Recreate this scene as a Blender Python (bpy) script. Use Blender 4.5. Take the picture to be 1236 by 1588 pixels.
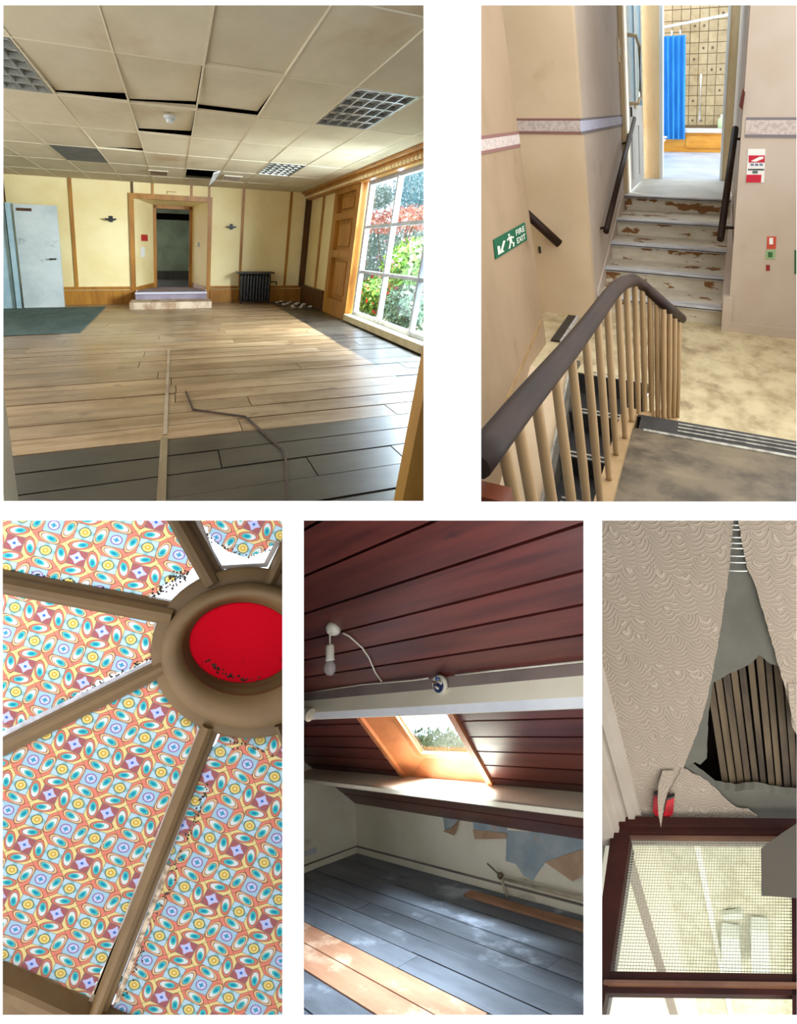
import bpy, bmesh, math, random
import numpy as np
from mathutils import Vector, Matrix

random.seed(7)
scene = bpy.context.scene
for o in list(bpy.data.objects):
    bpy.data.objects.remove(o)

# ---------------------------------------------------------------- camera
F, CX, CY, IW, IH = 900.0, 618.0, 794.0, 1236, 1588
cam_data = bpy.data.cameras.new('camera')
cam = bpy.data.objects.new('camera', cam_data)
scene.collection.objects.link(cam)
cam.location = (0, 0, 0)
cam.rotation_euler = (math.pi / 2, 0, 0)
cam_data.sensor_fit = 'VERTICAL'
cam_data.sensor_height = 24.0
cam_data.lens = 24.0 * F / IH
cam_data.clip_start = 0.05
cam_data.clip_end = 300
scene.camera = cam

# ---------------------------------------------------------------- world and exposure
WORLD = 2.6
world = bpy.data.worlds.new('daylight')
scene.world = world
world.use_nodes = True
bg = world.node_tree.nodes['Background']
bg.inputs[0].default_value = (0.94, 0.97, 1.0, 1)
bg.inputs[1].default_value = WORLD
scene.view_settings.view_transform = 'Standard'
scene.view_settings.look = 'None'
scene.view_settings.gamma = 1.0
scene.view_settings.use_curve_mapping = False
scene.view_settings.exposure = 0.0

# lamps added outside hall window, attic skylight and glazed ceiling to boost their daylight
def daylight(name, loc, direction, sx, sy, power, color):
    L = bpy.data.lights.new(name, 'AREA'); L.shape = 'RECTANGLE'; L.size = sx; L.size_y = sy; L.energy = power; L.color = color
    o = bpy.data.objects.new(name, L); scene.collection.objects.link(o)
    o.location = loc; o.rotation_euler = Vector(direction).to_track_quat('-Z', 'Y').to_euler()
    return o
daylight('daylight_window', (1.61, 16.8, 12.6), (-0.62, -0.25, -0.74), 4.2, 3.1, 9500, (0.92, 0.96, 1.0))
daylight('boost_window_low', (3.166, 13.17, 7.385), (-10.68, 8.12, 2.0), 3.0, 2.4, 4800, (0.97, 0.98, 1.0))  # second lamp added outside the window to brighten the end wall
daylight('daylight_skylight', (0.19, 2.50, -0.51), (-0.373, -0.386, -0.525), 0.7, 0.7, 165, (0.95, 0.97, 1.0))
daylight('boost_skylight_high', (-0.109, 2.098, -0.062), (0.246, 0.40, -0.887), 0.34, 0.34, 380, (0.95, 0.97, 1.0))  # extra lamp added above the skylight to lift the dark knee wall
daylight('daylight_dome', (-1.5, 3.3, -0.12), (0.05, -1.0, 0.0), 2.0, 0.5, 34, (1.0, 1.0, 1.0))


# ---------------------------------------------------------------- helpers
def lin(c):
    out = []
    for v in c[:3]:
        v = v / 255.0
        out.append(v / 12.92 if v <= 0.04045 else ((v + 0.055) / 1.055) ** 2.4)
    return (out[0], out[1], out[2], 1.0)

def ray(x, y):
    return np.array([(x - CX) / F, 1.0, (CY - y) / F])

def vanishing(v, sign):
    d = np.array([v[0] - CX, F, CY - v[1]]) * sign
    return d / np.linalg.norm(d)

class Room:
    """A room with its own axes: s along, t away, h up; the eye of the picture is its zero point."""
    def __init__(self, u, v, w, scale=1.0, extent=None):
        self.extent = extent          # how far the room is modelled: left, top, right, bottom
        self.M = np.stack([u, v, w], 1) * scale
        self.I = np.linalg.inv(self.M)
    def on(self, x, y, axis, val):
        r = self.I @ ray(x, y)
        return r * (val / r['sth'.index(axis)])
    def onplane(self, x, y, n, d):
        r = self.I @ ray(x, y)
        return r * (d / float(np.dot(n, r)))
    def P(self, c):
        return self.M @ np.asarray(c, float)

RW = Room(np.array([1., 0, 0]), np.array([0, 1., 0]), np.array([0, 0, 1.]))
COL = scene.collection

def tag(o, label=None, cat=None, group=None, kind=None):
    if label: o['label'] = label
    if cat: o['category'] = cat
    if group: o['group'] = group
    if kind: o['kind'] = kind
    return o

def thing(name, room, base, label=None, cat=None, group=None, kind=None):
    o = bpy.data.objects.new(name, None)
    o.empty_display_size = 0.05
    o.location = room.P(base)
    COL.objects.link(o)
    o['_base'] = 1
    del o['_base']
    return tag(o, label, cat, group, kind)

def trim(me, org, ext):
    """ends a mesh where its room ends, so that neighbouring rooms never run into each other; False if nothing is left"""
    x0, y0, x1, y1 = ext
    planes = [np.array([-F, x0 - CX, 0]), np.array([F, CX - x1, 0]), np.array([0, y0 - CY, F]), np.array([0, CY - y1, -F])]
    n = len(me.vertices); co = np.empty(n * 3, np.float32); me.vertices.foreach_get('co', co); co = co.reshape(-1, 3) + org
    cut = [k for k in planes if ((co @ k) > 1e-6).any()]
    if not cut: return True
    bm = bmesh.new(); bm.from_mesh(me)
    for k in cut:
        if not bm.verts: break
        bmesh.ops.bisect_plane(bm, geom=bm.verts[:] + bm.edges[:] + bm.faces[:], dist=1e-6, plane_co=Vector(-org), plane_no=Vector(k / np.linalg.norm(k)), clear_outer=True)
    ok = len(bm.faces) > 0
    bm.to_mesh(me); bm.free()
    return ok

class MB:
    """Collects faces in room coordinates and links them as one mesh object."""
    def __init__(self, room):
        self.r = room; self.v = []; self.f = []; self.smooth = []
    def add(self, pts, faces, smooth=False):
        n = len(self.v)
        self.v.extend([tuple(map(float, p)) for p in pts])
        for f in faces:
            self.f.append(tuple(i + n for i in f)); self.smooth.append(smooth)
        return self
    def box(self, s0, s1, t0, t1, h0, h1):
        p = [(s, t, h) for h in (h0, h1) for t in (t0, t1) for s in (s0, s1)]
        return self.add(p, [(0, 2, 3, 1), (4, 5, 7, 6), (0, 1, 5, 4), (1, 3, 7, 5), (3, 2, 6, 7), (2, 0, 4, 6)])
    def poly(self, pts):
        return self.add(pts, [tuple(range(len(pts)))])
    def prism(self, pts, ext):
        pts = [np.asarray(p, float) for p in pts]; e = np.asarray(ext, float); n = len(pts)
        f = [tuple(range(n)), tuple(range(2 * n - 1, n - 1, -1))]
        f += [(i, i + n, (i + 1) % n + n, (i + 1) % n) for i in range(n)]
        return self.add(pts + [p + e for p in pts], f)
    def bar(self, a, b, w, d, up=(0, 0, 1)):
        """a rectangular bar from a to b, w wide across, d deep along up"""
        a = np.asarray(a, float); b = np.asarray(b, float); x = b - a; x = x / np.linalg.norm(x)
        up = np.asarray(up, float); y = np.cross(up, x); y = y / np.linalg.norm(y); z = np.cross(x, y)
        c = [y * i * w / 2 + z * j * d / 2 for i, j in ((-1, -1), (1, -1), (1, 1), (-1, 1))]
        return self.add([a + k for k in c] + [b + k for k in c],
                        [(3, 2, 1, 0), (4, 5, 6, 7), (0, 1, 5, 4), (1, 2, 6, 5), (2, 3, 7, 6), (3, 0, 4, 7)])
    def sweep(self, path, prof, up=(0, 0, 1), closed_prof=True, caps=True, smooth=False):
        """profile (across, up) carried along a path"""
        path = [np.asarray(p, float) for p in path]; m = len(prof); pts = []
        for i, p in enumerate(path):
            if i == 0: x = path[1] - p
            elif i == len(path) - 1: x = p - path[i - 1]
            else:
                x0 = p - path[i - 1]; x1 = path[i + 1] - p
                x = x0 / np.linalg.norm(x0) + x1 / np.linalg.norm(x1)
            x = x / np.linalg.norm(x); u = np.asarray(up, float)
            y = np.cross(u, x)
            if np.linalg.norm(y) < 1e-5: y = np.cross((0, 1, 0.01), x)
            y = y / np.linalg.norm(y); z = np.cross(x, y)
            pts += [p + y * a + z * b for a, b in prof]
        f = []
        for i in range(len(path) - 1):
            for k in range(m if closed_prof else m - 1):
                a = i * m + k; b = i * m + (k + 1) % m
                f.append((a, b, b + m, a + m))
        self.add(pts, f, smooth)
        if caps and closed_prof:
            n = len(self.v) - len(pts)
            self.f.append(tuple(n + k for k in range(m - 1, -1, -1))); self.smooth.append(False)
            q = n + (len(path) - 1) * m
            self.f.append(tuple(q + k for k in range(m))); self.smooth.append(False)
        return self
    def tube(self, path, r, n=8, smooth=True):
        rr = r if isinstance(r, (list, tuple)) else None
        if rr is None:
            return self.sweep(path, [(r * math.cos(2 * math.pi * k / n), r * math.sin(2 * math.pi * k / n)) for k in range(n)], smooth=smooth)
        path = [np.asarray(p, float) for p in path]; pts = []
        for i, p in enumerate(path):
            x = path[min(i + 1, len(path) - 1)] - path[max(i - 1, 0)]; x = x / np.linalg.norm(x)
            u = np.array([0, 0, 1.]) if abs(x[2]) < 0.9 else np.array([1., 0, 0])
            y = np.cross(u, x); y /= np.linalg.norm(y); z = np.cross(x, y)
            pts += [p + rr[i] * (y * math.cos(2 * math.pi * k / n) + z * math.sin(2 * math.pi * k / n)) for k in range(n)]
        f = [(i * n + k, i * n + (k + 1) % n, (i + 1) * n + (k + 1) % n, (i + 1) * n + k) for i in range(len(path) - 1) for k in range(n)]
        self.add(pts, f, smooth)
        q = len(self.v) - len(pts)
        self.f += [tuple(q + k for k in range(n - 1, -1, -1)), tuple(len(self.v) - n + k for k in range(n))]
        self.smooth += [False, False]
        return self
    def blob(self, c, rad, seg=8, ring=5, jit=0.0):
        c = np.asarray(c, float); pts = [c + np.array([0, 0, rad[2]])]
        for i in range(1, ring):
            a = math.pi * i / ring
            for k in range(seg):
                b = 2 * math.pi * k / seg; j = 1 + random.uniform(-jit, jit)
                pts.append(c + j * np.array([rad[0] * math.sin(a) * math.cos(b), rad[1] * math.sin(a) * math.sin(b), rad[2] * math.cos(a)]))
        pts.append(c - np.array([0, 0, rad[2]])); f = []
        for k in range(seg): f.append((0, 1 + k, 1 + (k + 1) % seg))
        for i in range(ring - 2):
            for k in range(seg):
                a = 1 + i * seg + k; b = 1 + i * seg + (k + 1) % seg
                f.append((a, a + seg, b + seg, b))
        L = len(pts) - 1; q = 1 + (ring - 2) * seg
        for k in range(seg): f.append((L, q + (k + 1) % seg, q + k))
        return self.add(pts, f, jit == 0)
    def build(self, name, mat, parent=None, label=None, cat=None, group=None, kind=None, base=None, bevel=0, uv=None, recalc=True):
        r = self.r
        room = np.array(self.v); w = room @ r.M.T
        if parent is not None:
            org = ORG[parent.name]
        elif base is not None: org = r.P(base)
        else:
            b = room.mean(0).copy(); b[2] = room[:, 2].min(); org = r.P(b)
        me = bpy.data.meshes.new(name)
        me.from_pydata([tuple(p) for p in (w - org)], [], self.f)
        at = me.attributes.new('rc', 'FLOAT_VECTOR', 'POINT')
        at.data.foreach_set('vector', room.astype(np.float32).ravel())
        if uv is not None:
            a2 = me.attributes.new('pat', 'FLOAT_VECTOR', 'POINT')
            a2.data.foreach_set('vector', np.array([uv(p) for p in room], np.float32).ravel())
        me.polygons.foreach_set('use_smooth', self.smooth)
        if recalc:
            bm = bmesh.new(); bm.from_mesh(me); bmesh.ops.recalc_face_normals(bm, faces=bm.faces); bm.to_mesh(me); bm.free()
        if r.extent and not trim(me, org, r.extent):
            bpy.data.meshes.remove(me); return None
        me.materials.append(mat)
        o = bpy.data.objects.new(name, me); COL.objects.link(o)
        if parent is not None:
            o.parent = parent
        else:
            o.location = org
        ORG[o.name] = org
        if bevel:
            m = o.modifiers.new('bevel', 'BEVEL'); m.width = bevel; m.segments = 2; m.limit_method = 'ANGLE'
        return tag(o, label, cat, group, kind)

ORG = {}
_thing = thing
def thing(name, room, base, *a, **k):
    o = _thing(name, room, base, *a, **k)
    ORG[o.name] = room.P(base)
    return o

def onebox(room, b, name, mat, **k):
    return MB(room).box(*b).build(name, mat, **k)

# ---------------------------------------------------------------- materials
class NT:
    """small shorthand for shader maths"""
    def __init__(self, mat):
        mat.use_nodes = True
        self.m = mat; self.t = mat.node_tree; self.n = self.t.nodes; self.l = self.t.links
        self.n.clear()
        self.out = self.n.new('ShaderNodeOutputMaterial')
    def inp(self, sock, v):
        if isinstance(v, (int, float)): sock.default_value = v
        elif isinstance(v, (tuple, list)):
            sock.default_value = tuple(v)[:len(sock.default_value)] if len(v) >= len(sock.default_value) else tuple(v) + (1.0,)
        else: self.l.new(v, sock)
    def math(self, op, a, b=0.0, c=None, clamp=False):
        n = self.n.new('ShaderNodeMath'); n.operation = op; n.use_clamp = clamp
        self.inp(n.inputs[0], a); self.inp(n.inputs[1], b)
        if c is not None: self.inp(n.inputs[2], c)
        return n.outputs[0]
    def attr(self, name='rc'):
        n = self.n.new('ShaderNodeAttribute'); n.attribute_name = name
        return n.outputs['Vector']
    def sep(self, v):
        n = self.n.new('ShaderNodeSeparateXYZ'); self.l.new(v, n.inputs[0]); return n.outputs
    def comb(self, x, y, z=0.0):
        n = self.n.new('ShaderNodeCombineXYZ')
        for i, q in enumerate((x, y, z)): self.inp(n.inputs[i], q)
        return n.outputs[0]
    def vmul(self, v, s):
        n = self.n.new('ShaderNodeVectorMath'); n.operation = 'MULTIPLY'; self.inp(n.inputs[0], v); n.inputs[1].default_value = s
        return n.outputs[0]
    def vadd(self, v, w):
        n = self.n.new('ShaderNodeVectorMath'); n.operation = 'ADD'; self.inp(n.inputs[0], v); self.inp(n.inputs[1], w)
        return n.outputs[0]
    def noise(self, v, scale, detail=3.0, rough=0.55, dist=0.0):
        n = self.n.new('ShaderNodeTexNoise'); self.l.new(v, n.inputs['Vector'])
        n.inputs['Scale'].default_value = scale; n.inputs['Detail'].default_value = detail
        n.inputs['Roughness'].default_value = rough; n.inputs['Distortion'].default_value = dist
        return n.outputs['Fac']
    def smooth(self, x, a, b, lo=0.0, hi=1.0):
        n = self.n.new('ShaderNodeMapRange'); n.interpolation_type = 'SMOOTHSTEP'
        self.inp(n.inputs[0], x); n.inputs[1].default_value = a; n.inputs[2].default_value = b
        n.inputs[3].default_value = lo; n.inputs[4].default_value = hi
        return n.outputs[0]
    def mix(self, fac, a, b, mode='MIX'):
        n = self.n.new('ShaderNodeMix'); n.data_type = 'RGBA'; n.blend_type = mode
        self.inp(n.inputs[0], fac); self.inp(n.inputs[6], a); self.inp(n.inputs[7], b)
        return n.outputs[2]
    def rand(self):
        return self.n.new('ShaderNodeObjectInfo').outputs['Random']
    def principled(self, color, rough=0.6, metal=0.0, spec=0.4, bump=None, strength=0.2, dist=0.01, **k):
        p = self.n.new('ShaderNodeBsdfPrincipled')
        self.inp(p.inputs['Base Color'], color); self.inp(p.inputs['Roughness'], rough)
        p.inputs['Metallic'].default_value = metal; p.inputs['Specular IOR Level'].default_value = spec
        for kk, vv in k.items(): self.inp(p.inputs[kk], vv)
        if bump is not None:
            b = self.n.new('ShaderNodeBump'); b.inputs['Strength'].default_value = strength; b.inputs['Distance'].default_value = dist
            self.l.new(bump, b.inputs['Height']); self.l.new(b.outputs[0], p.inputs['Normal'])
        self.l.new(p.outputs[0], self.out.inputs[0])
        return p

MATS = {}
def mk(name, c1, c2=None, scale=(4, 4, 4), lo=0.35, hi=0.7, rough=0.6, metal=0.0, spec=0.35, bump=0.0, dist=0.01,
       c3=None, scale3=(1, 1, 1), lo3=0.55, hi3=0.7, jitter=0.0, detail=4.0, distort=0.0):
    """painted or wooden surface: a noise between two colours, optional stains of a third, optional spread between objects"""
    if name in MATS: return MATS[name]
    m = bpy.data.materials.new(name); MATS[name] = m; t = NT(m)
    v = t.attr()
    col = lin(c1); fac = None
    rnd = t.rand() if jitter else None
    if rnd is not None:
        off = t.comb(t.math('MULTIPLY', rnd, 37.0), t.math('MULTIPLY', rnd, 11.0), t.math('MULTIPLY', rnd, 23.0))
        v = t.vadd(v, off)
    if c2 is not None:
        fac = t.noise(t.vmul(v, scale), 1.0, detail, 0.6, distort)
        col = t.mix(t.smooth(fac, lo, hi), lin(c1), lin(c2))
    if c3 is not None:
        g = t.noise(t.vmul(t.attr(), scale3), 1.0, 5.0, 0.6)
        col = t.mix(t.smooth(g, lo3, hi3), col, lin(c3))
    if rnd is not None:
        k = t.math('MULTIPLY_ADD', rnd, 2 * jitter, 1 - jitter)
        col = t.mix(1.0, col, t.comb(k, k, k), 'MULTIPLY')
    b = None
    if bump:
        b = fac if fac is not None else t.noise(t.vmul(v, scale), 1.0, detail)
    t.principled(col, rough, metal, spec, b, bump, dist)
    return m

# ---------------------------------------------------------------- the white mount with five openings
OPEN = [(5, 8, 657, 777), (746, 8, 1235.5, 778), (4, 807, 438, 1574), (471, 807, 905, 1574), (933.5, 807, 1236, 1574)]
YP = 1.1
white = mk('white_card', (243, 243, 243), rough=0.9, spec=0.1)
def build_mount():
    y = YP; th = 0.012
    X = lambda x: (x - CX) / F * y
    Z = lambda v: (CY - v) / F * y
    bm = bmesh.new()
    xs = sorted({-160.0, 1396.0} | {float(o[i]) for o in OPEN for i in (0, 2)})
    ys = sorted({-160.0, 1748.0} | {float(o[i]) for o in OPEN for i in (1, 3)})
    inside = lambda a, b: any(o[0] < a < o[2] and o[1] < b < o[3] for o in OPEN)
    vs = {}
    def V(i, j):
        if (i, j) not in vs: vs[i, j] = bm.verts.new((X(xs[i]), y, Z(ys[j])))
        return vs[i, j]
    for i in range(len(xs) - 1):
        for j in range(len(ys) - 1):
            if not inside((xs[i] + xs[i + 1]) / 2, (ys[j] + ys[j + 1]) / 2):
                bm.faces.new((V(i, j), V(i, j + 1), V(i + 1, j + 1), V(i + 1, j)))
    for x0, y0, x1, y1 in OPEN:              # bevelled edges of the cut-outs
        a = [(X(x0), Z(y0)), (X(x1), Z(y0)), (X(x1), Z(y1)), (X(x0), Z(y1))]
        b = [(a[0][0] - th, a[0][1] + th), (a[1][0] + th, a[1][1] + th), (a[2][0] + th, a[2][1] - th), (a[3][0] - th, a[3][1] - th)]
        fv = [bm.verts.new((p[0], y, p[1])) for p in a]; bv = [bm.verts.new((p[0], y + th, p[1])) for p in b]
        for k in range(4): bm.faces.new((fv[k], fv[(k + 1) % 4], bv[(k + 1) % 4], bv[k]))
    me = bpy.data.meshes.new('wall_front'); bm.to_mesh(me); bm.free()
    me.materials.append(white)
    o = bpy.data.objects.new('wall_front', me); COL.objects.link(o)
    tag(o, 'plain white wall with five rectangular openings onto the rooms', kind='structure')
build_mount()

# ---------------------------------------------------------------- unseen light screens added between the five rooms
screen_mat = mk('grey_light_screen', (150, 150, 150), rough=0.95, spec=0.0)
def partition(name, p0, p1, y1, label):
    """upright or level screen, added to keep stray light out of each room"""
    me = bpy.data.meshes.new(name); y0 = YP + 0.02
    q = [ray(*p0) * y0, ray(*p1) * y0, ray(*p1) * y1, ray(*p0) * y1]
    me.from_pydata([tuple(p) for p in q], [], [(0, 1, 2, 3)]); me.materials.append(screen_mat)
    o = bpy.data.objects.new(name, me); COL.objects.link(o)
    so = o.modifiers.new('thickness', 'SOLIDIFY'); so.thickness = 0.004; so.offset = 0
    tag(o, label, kind='structure')
partition('wall_light_screen', (703, -260), (703, 791.5), 12.9, 'unseen grey light screen added between the hall and the stairwell')
partition('floor_light_screen', (-260, 791.5), (1500, 791.5), 30.0, 'unseen grey light screen added between the upper and lower rooms')
partition('wall_light_screen', (454, 791.5), (454, 1760), 9.0, 'unseen grey light screen added between the ceiling light and the attic')
partition('wall_light_screen', (919.5, 791.5), (919.5, 1760), 9.0, 'unseen grey light screen added between the attic and the torn ceiling')

# ================================================================ ROOM 1: the long panelled hall
R1 = Room(vanishing((2570, 430), 1), vanishing((269, 381), 1), vanishing((270, 2570), -1), scale=1.4, extent=(-260, -260, 702, 792))
FL, CE, SR, TB, SL = -1.47, 1.45, 3.72, 18.1, -4.7

cream_wall = mk('cream_wall_paint', (246, 228, 174), (236, 212, 150), (0.7, 0.7, 0.9), rough=0.55, spec=0.3, bump=0.03)
oak = mk('ochre_woodwork', (178, 122, 44), (150, 96, 30), (6, 6, 1.2), rough=0.4, spec=0.45)
dark_oak = mk('dark_brown_woodwork', (92, 58, 26), (64, 38, 16), (6, 6, 1.2), rough=0.4)
tile_mat = mk('ceiling_tile_board', (216, 204, 176), (206, 194, 164), (2.2, 0.9, 2), rough=0.9, spec=0.1, jitter=0.05, c3=(190, 165, 130), scale3=(0.5, 0.25, 1), lo3=0.6, hi3=0.75)
grid_mat = mk('ceiling_grid_metal', (222, 210, 182), rough=0.5)
void_mat = mk('ceiling_void_black', (12, 10, 8), rough=0.95, spec=0.0)  # black colour stands in for the unlit space above the ceiling tiles
grey_metal = mk('louvre_grey_metal', (150, 150, 142), (125, 126, 120), (9, 5, 5), rough=0.35, metal=0.3)
white_paint = mk('white_gloss_paint', (226, 228, 226), (206, 210, 210), (1.4, 1.4, 1.4), rough=0.45)
door_white = mk('dirty_white_door', (205, 212, 210), (180, 190, 190), (1.3, 1, 1.6), rough=0.5, c3=(140, 150, 150), scale3=(2, 1, 2.5), lo3=0.62, hi3=0.74)
black_iron = mk('black_iron', (28, 27, 26), (44, 42, 40), (9, 9, 9), rough=0.4, spec=0.5)
frame_paint = mk('pale_window_paint', (196, 204, 214), (170, 178, 190), (3, 3, 3), rough=0.5)
dark_room = mk('dim_green_plaster', (124, 134, 112), (104, 112, 94), (2, 2, 2), rough=0.8)
dark_floor = mk('dark_lino', (46, 46, 40), (62, 60, 54), (3, 1, 1), rough=0.6)

def floor_board_material():
    m = bpy.data.materials.new('worn_floor_boards'); t = NT(m)
    rc = t.attr(); s, tt, h = t.sep(rc); rnd = t.rand()
    off = t.comb(t.math('MULTIPLY', rnd, 41.0), t.math('MULTIPLY', rnd, 17.0), 0.0)
    v = t.vadd(rc, off)
    grain = t.noise(t.vmul(v, (0.9, 5.0, 5.0)), 1.0, 5.0, 0.65)
    col = t.mix(t.smooth(grain, 0.3, 0.72), lin((126, 97, 66)), lin((168, 142, 110)))
    k = t.math('MULTIPLY_ADD', rnd, 0.34, 0.83)
    col = t.mix(1.0, col, t.comb(k, k, t.math('MULTIPLY', k, 0.98)), 'MULTIPLY')
    pale = t.noise(t.vmul(rc, (0.55, 0.3, 1)), 1.0, 4.0)
    col = t.mix(t.smooth(pale, 0.5, 0.7, 0, 0.45), col, lin((190, 172, 150)))
    knots = t.noise(t.vmul(v, (2.6, 3.2, 1)), 1.0, 2.0)
    col = t.mix(t.smooth(knots, 0.68, 0.78, 0, 0.7), col, lin((84, 54, 30)))
    grime = t.noise(t.vmul(rc, (2.6, 1.6, 1)), 1.0, 7.0, 0.7)
    col = t.mix(t.smooth(grime, 0.48, 0.72, 0, 0.55), col, lin((92, 66, 44)))
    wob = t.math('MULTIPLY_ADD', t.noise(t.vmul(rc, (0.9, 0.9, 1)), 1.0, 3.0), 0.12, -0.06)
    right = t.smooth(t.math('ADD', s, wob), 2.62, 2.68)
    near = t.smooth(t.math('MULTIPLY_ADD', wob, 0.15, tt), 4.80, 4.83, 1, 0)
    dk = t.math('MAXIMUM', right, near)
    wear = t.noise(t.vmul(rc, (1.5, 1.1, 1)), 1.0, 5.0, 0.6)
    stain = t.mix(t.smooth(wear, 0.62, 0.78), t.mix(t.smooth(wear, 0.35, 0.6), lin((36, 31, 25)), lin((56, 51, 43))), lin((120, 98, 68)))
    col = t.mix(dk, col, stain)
    t.principled(col, t.math('MULTIPLY_ADD', grain, 0.25, 0.22), 0.0, 0.6, grain, 0.12, 0.02)
    return m
boards_mat = floor_board_material()

# ---- floor
fl1 = onebox(R1, (SL, SR + 0.25, 2.4, TB, FL - 0.25, FL - 0.03), 'floor', void_mat, label='worn timber floor of the long panelled hall', kind='structure')
pitch = 0.43; edge = 4.81 - 5 * pitch; row = 0
while edge < TB - 0.02:
    t0, t1 = edge, min(edge + pitch, TB)
    cuts = [SL, SR + 0.2]
    for c in (random.uniform(-3, -1.2), random.uniform(-0.6, 1.0), random.uniform(1.6, 3.2)):
        if random.random() < 0.72: cuts.insert(-1, c)
    cuts = sorted(cuts)
    for a, b in zip(cuts[:-1], cuts[1:]):
        dz = random.uniform(-0.004, 0.004)
        MB(R1).box(a + 0.004, b - 0.004, t0 + 0.011, t1 - 0.011, FL - 0.03, FL + dz).build('board', boards_mat, fl1)
    edge += pitch

# ---- ceiling with its tiles
ce1 = onebox(R1, (SL, SR, 2.5, TB + 0.1, CE + 0.42, CE + 0.5), 'ceiling', void_mat, label='suspended tile ceiling of the long panelled hall', kind='structure')
sl = [0.25 + 0.715 * k for k in range(-7, 6)]; tl = [0.58 + 1.97 * k for k in range(1, 10)]
lights = {(4, 2): 1, (-3 + 1, 2): 1}
def col_of(k): return 0.25 + 0.715 * k
fit_cells = {(2, 3): 'near', (-3, 3): 'near', (-3, 6): 'plain', (2, 6): 'far'}
hole_cells = {(0, 7): 1}
raised = {(-2, 3): (0.0, 0.05, 0.085, 0.035), (-1, 3): (0.0, 0.05, 0.085, 0.035), (0, 3): (0.0, 0.0, 0.06, 0.06), (-1, 4): (0.0, 0.03, 0.08, 0.05), (-2, 5): (0, 0.03, 0.05, 0.02), (0, 2): (0, 0, 0.02, 0.02)}
for i in range(-6, 5):
    for j in range(1, 9):
        s0, s1 = col_of(i), min(col_of(i + 1), SR); t0 = 0.58 + 1.97 * j; t1 = min(t0 + 1.97, TB)
        if s0 >= SR - 0.05 or t0 >= TB - 0.05: continue
        if (i, j) in fit_cells or (i, j) in hole_cells: continue
        z = raised.get((i, j), (0, 0, 0, 0))
        g = 0.008
        c = [(s0 + g, t0 + g, CE + z[0]), (s1 - g, t0 + g, CE + z[1]), (s1 - g, t1 - g, CE + z[2] + (0 if not any(z) else 0.0)), (s0 + g, t1 - g, CE + z[3])]
        MB(R1).prism(c, (0, 0, 0.025)).build('ceiling_tile', tile_mat, ce1)
for i in range(-6, 6):
    s = col_of(i)
    if s < SR: onebox(R1, (s - 0.007, s + 0.007, 2.5, TB, CE - 0.006, CE + 0.02), 'grid_bar', grid_mat, parent=ce1)
for j in range(1, 9):
    t = 0.58 + 1.97 * j
    onebox(R1, (SL, SR, t - 0.012, t + 0.012, CE - 0.005, CE + 0.019), 'grid_bar', grid_mat, parent=ce1)

def louvre_light(i, j, label, nx, ny, glow):
    s0, s1 = col_of(i) + 0.015, col_of(i + 1) - 0.015; t0 = 0.58 + 1.97 * j + 0.03; t1 = t0 + 1.91
    o = thing('ceiling_light', R1, ((s0 + s1) / 2, (t0 + t1) / 2, CE), label, 'ceiling light', 'recessed ceiling light panels of the hall')
    b = MB(R1).box(s0, s1, t0, t1, CE + 0.045, CE + 0.08); b.build('reflector', white_paint, o)
    e = MB(R1); w = 0.02
    e.box(s0, s0 + w, t0, t1, CE - 0.004, CE + 0.09); e.box(s1 - w, s1, t0, t1, CE - 0.004, CE + 0.09)
    e.box(s0 + w, s1 - w, t0, t0 + 2 * w, CE - 0.004, CE + 0.09); e.box(s0 + w, s1 - w, t1 - 2 * w, t1, CE - 0.004, CE + 0.09)
    e.build('frame', grey_metal, o)
    for k in range(1, nx):
        s = s0 + (s1 - s0) * k / nx
        onebox(R1, (s - 0.008, s + 0.008, t0 + 0.03, t1 - 0.03, CE + 0.0, CE + 0.04), 'louvre_blade', grey_metal, parent=o)
    for k in range(1, ny):
        t = t0 + (t1 - t0) * k / ny
        onebox(R1, (s0 + 0.02, s1 - 0.02, t - 0.025, t + 0.025, CE + 0.001, CE + 0.039), 'louvre_blade', grey_metal, parent=o)
louvre_light(2, 3, 'grey louvred light panel in the ceiling nearest the tall window', 5, 5, 0)
louvre_light(-3, 3, 'grey louvred light panel at the left edge of the tiled ceiling', 5, 6, 0)
louvre_light(2, 6, 'small distant louvred light panel above the black radiator', 5, 6, 0)
s0, s1, t0 = col_of(-3) + 0.01, col_of(-2) - 0.01, 0.58 + 1.97 * 6
MB(R1).box(s0, s1, t0 + 0.02, t0 + 1.95, CE - 0.006, CE + 0.03).build('ceiling_light', mk('dull_grey_panel', (104, 106, 104), (88, 90, 90), (6, 3, 3), rough=0.7), label='plain grey flat ceiling panel above the white door', cat='ceiling light', group='recessed ceiling light panels of the hall')
# open hole with a hanging tile
s0, s1, t0 = col_of(0) + 0.02, col_of(1) - 0.02, 0.58 + 1.97 * 7
MB(R1).prism([(s0 + 0.52, t0 + 0.1, CE - 0.05), (s1, t0 + 0.1, CE + 0.0), (s1, t0 + 1.9, CE + 0.0), (s0 + 0.52, t0 + 1.9, CE - 0.13)], (0, 0, 0.02)).build('loose_ceiling_tile', white_paint, label='loose white tile hanging beside the black hole in the ceiling', cat='ceiling tile')
MB(R1).box(col_of(0) + 0.01, col_of(1) - 0.01, 0.58 + 1.97 * 7 + 0.02, 0.58 + 1.97 * 8 - 0.02, CE + 0.06, CE + 0.08).build('hole_shade_sheet', mk('hole_shade_black', (3, 3, 3), rough=1.0, spec=0.0), ce1)  # black sheet added above the hole, its deep shade put into the colour
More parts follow.
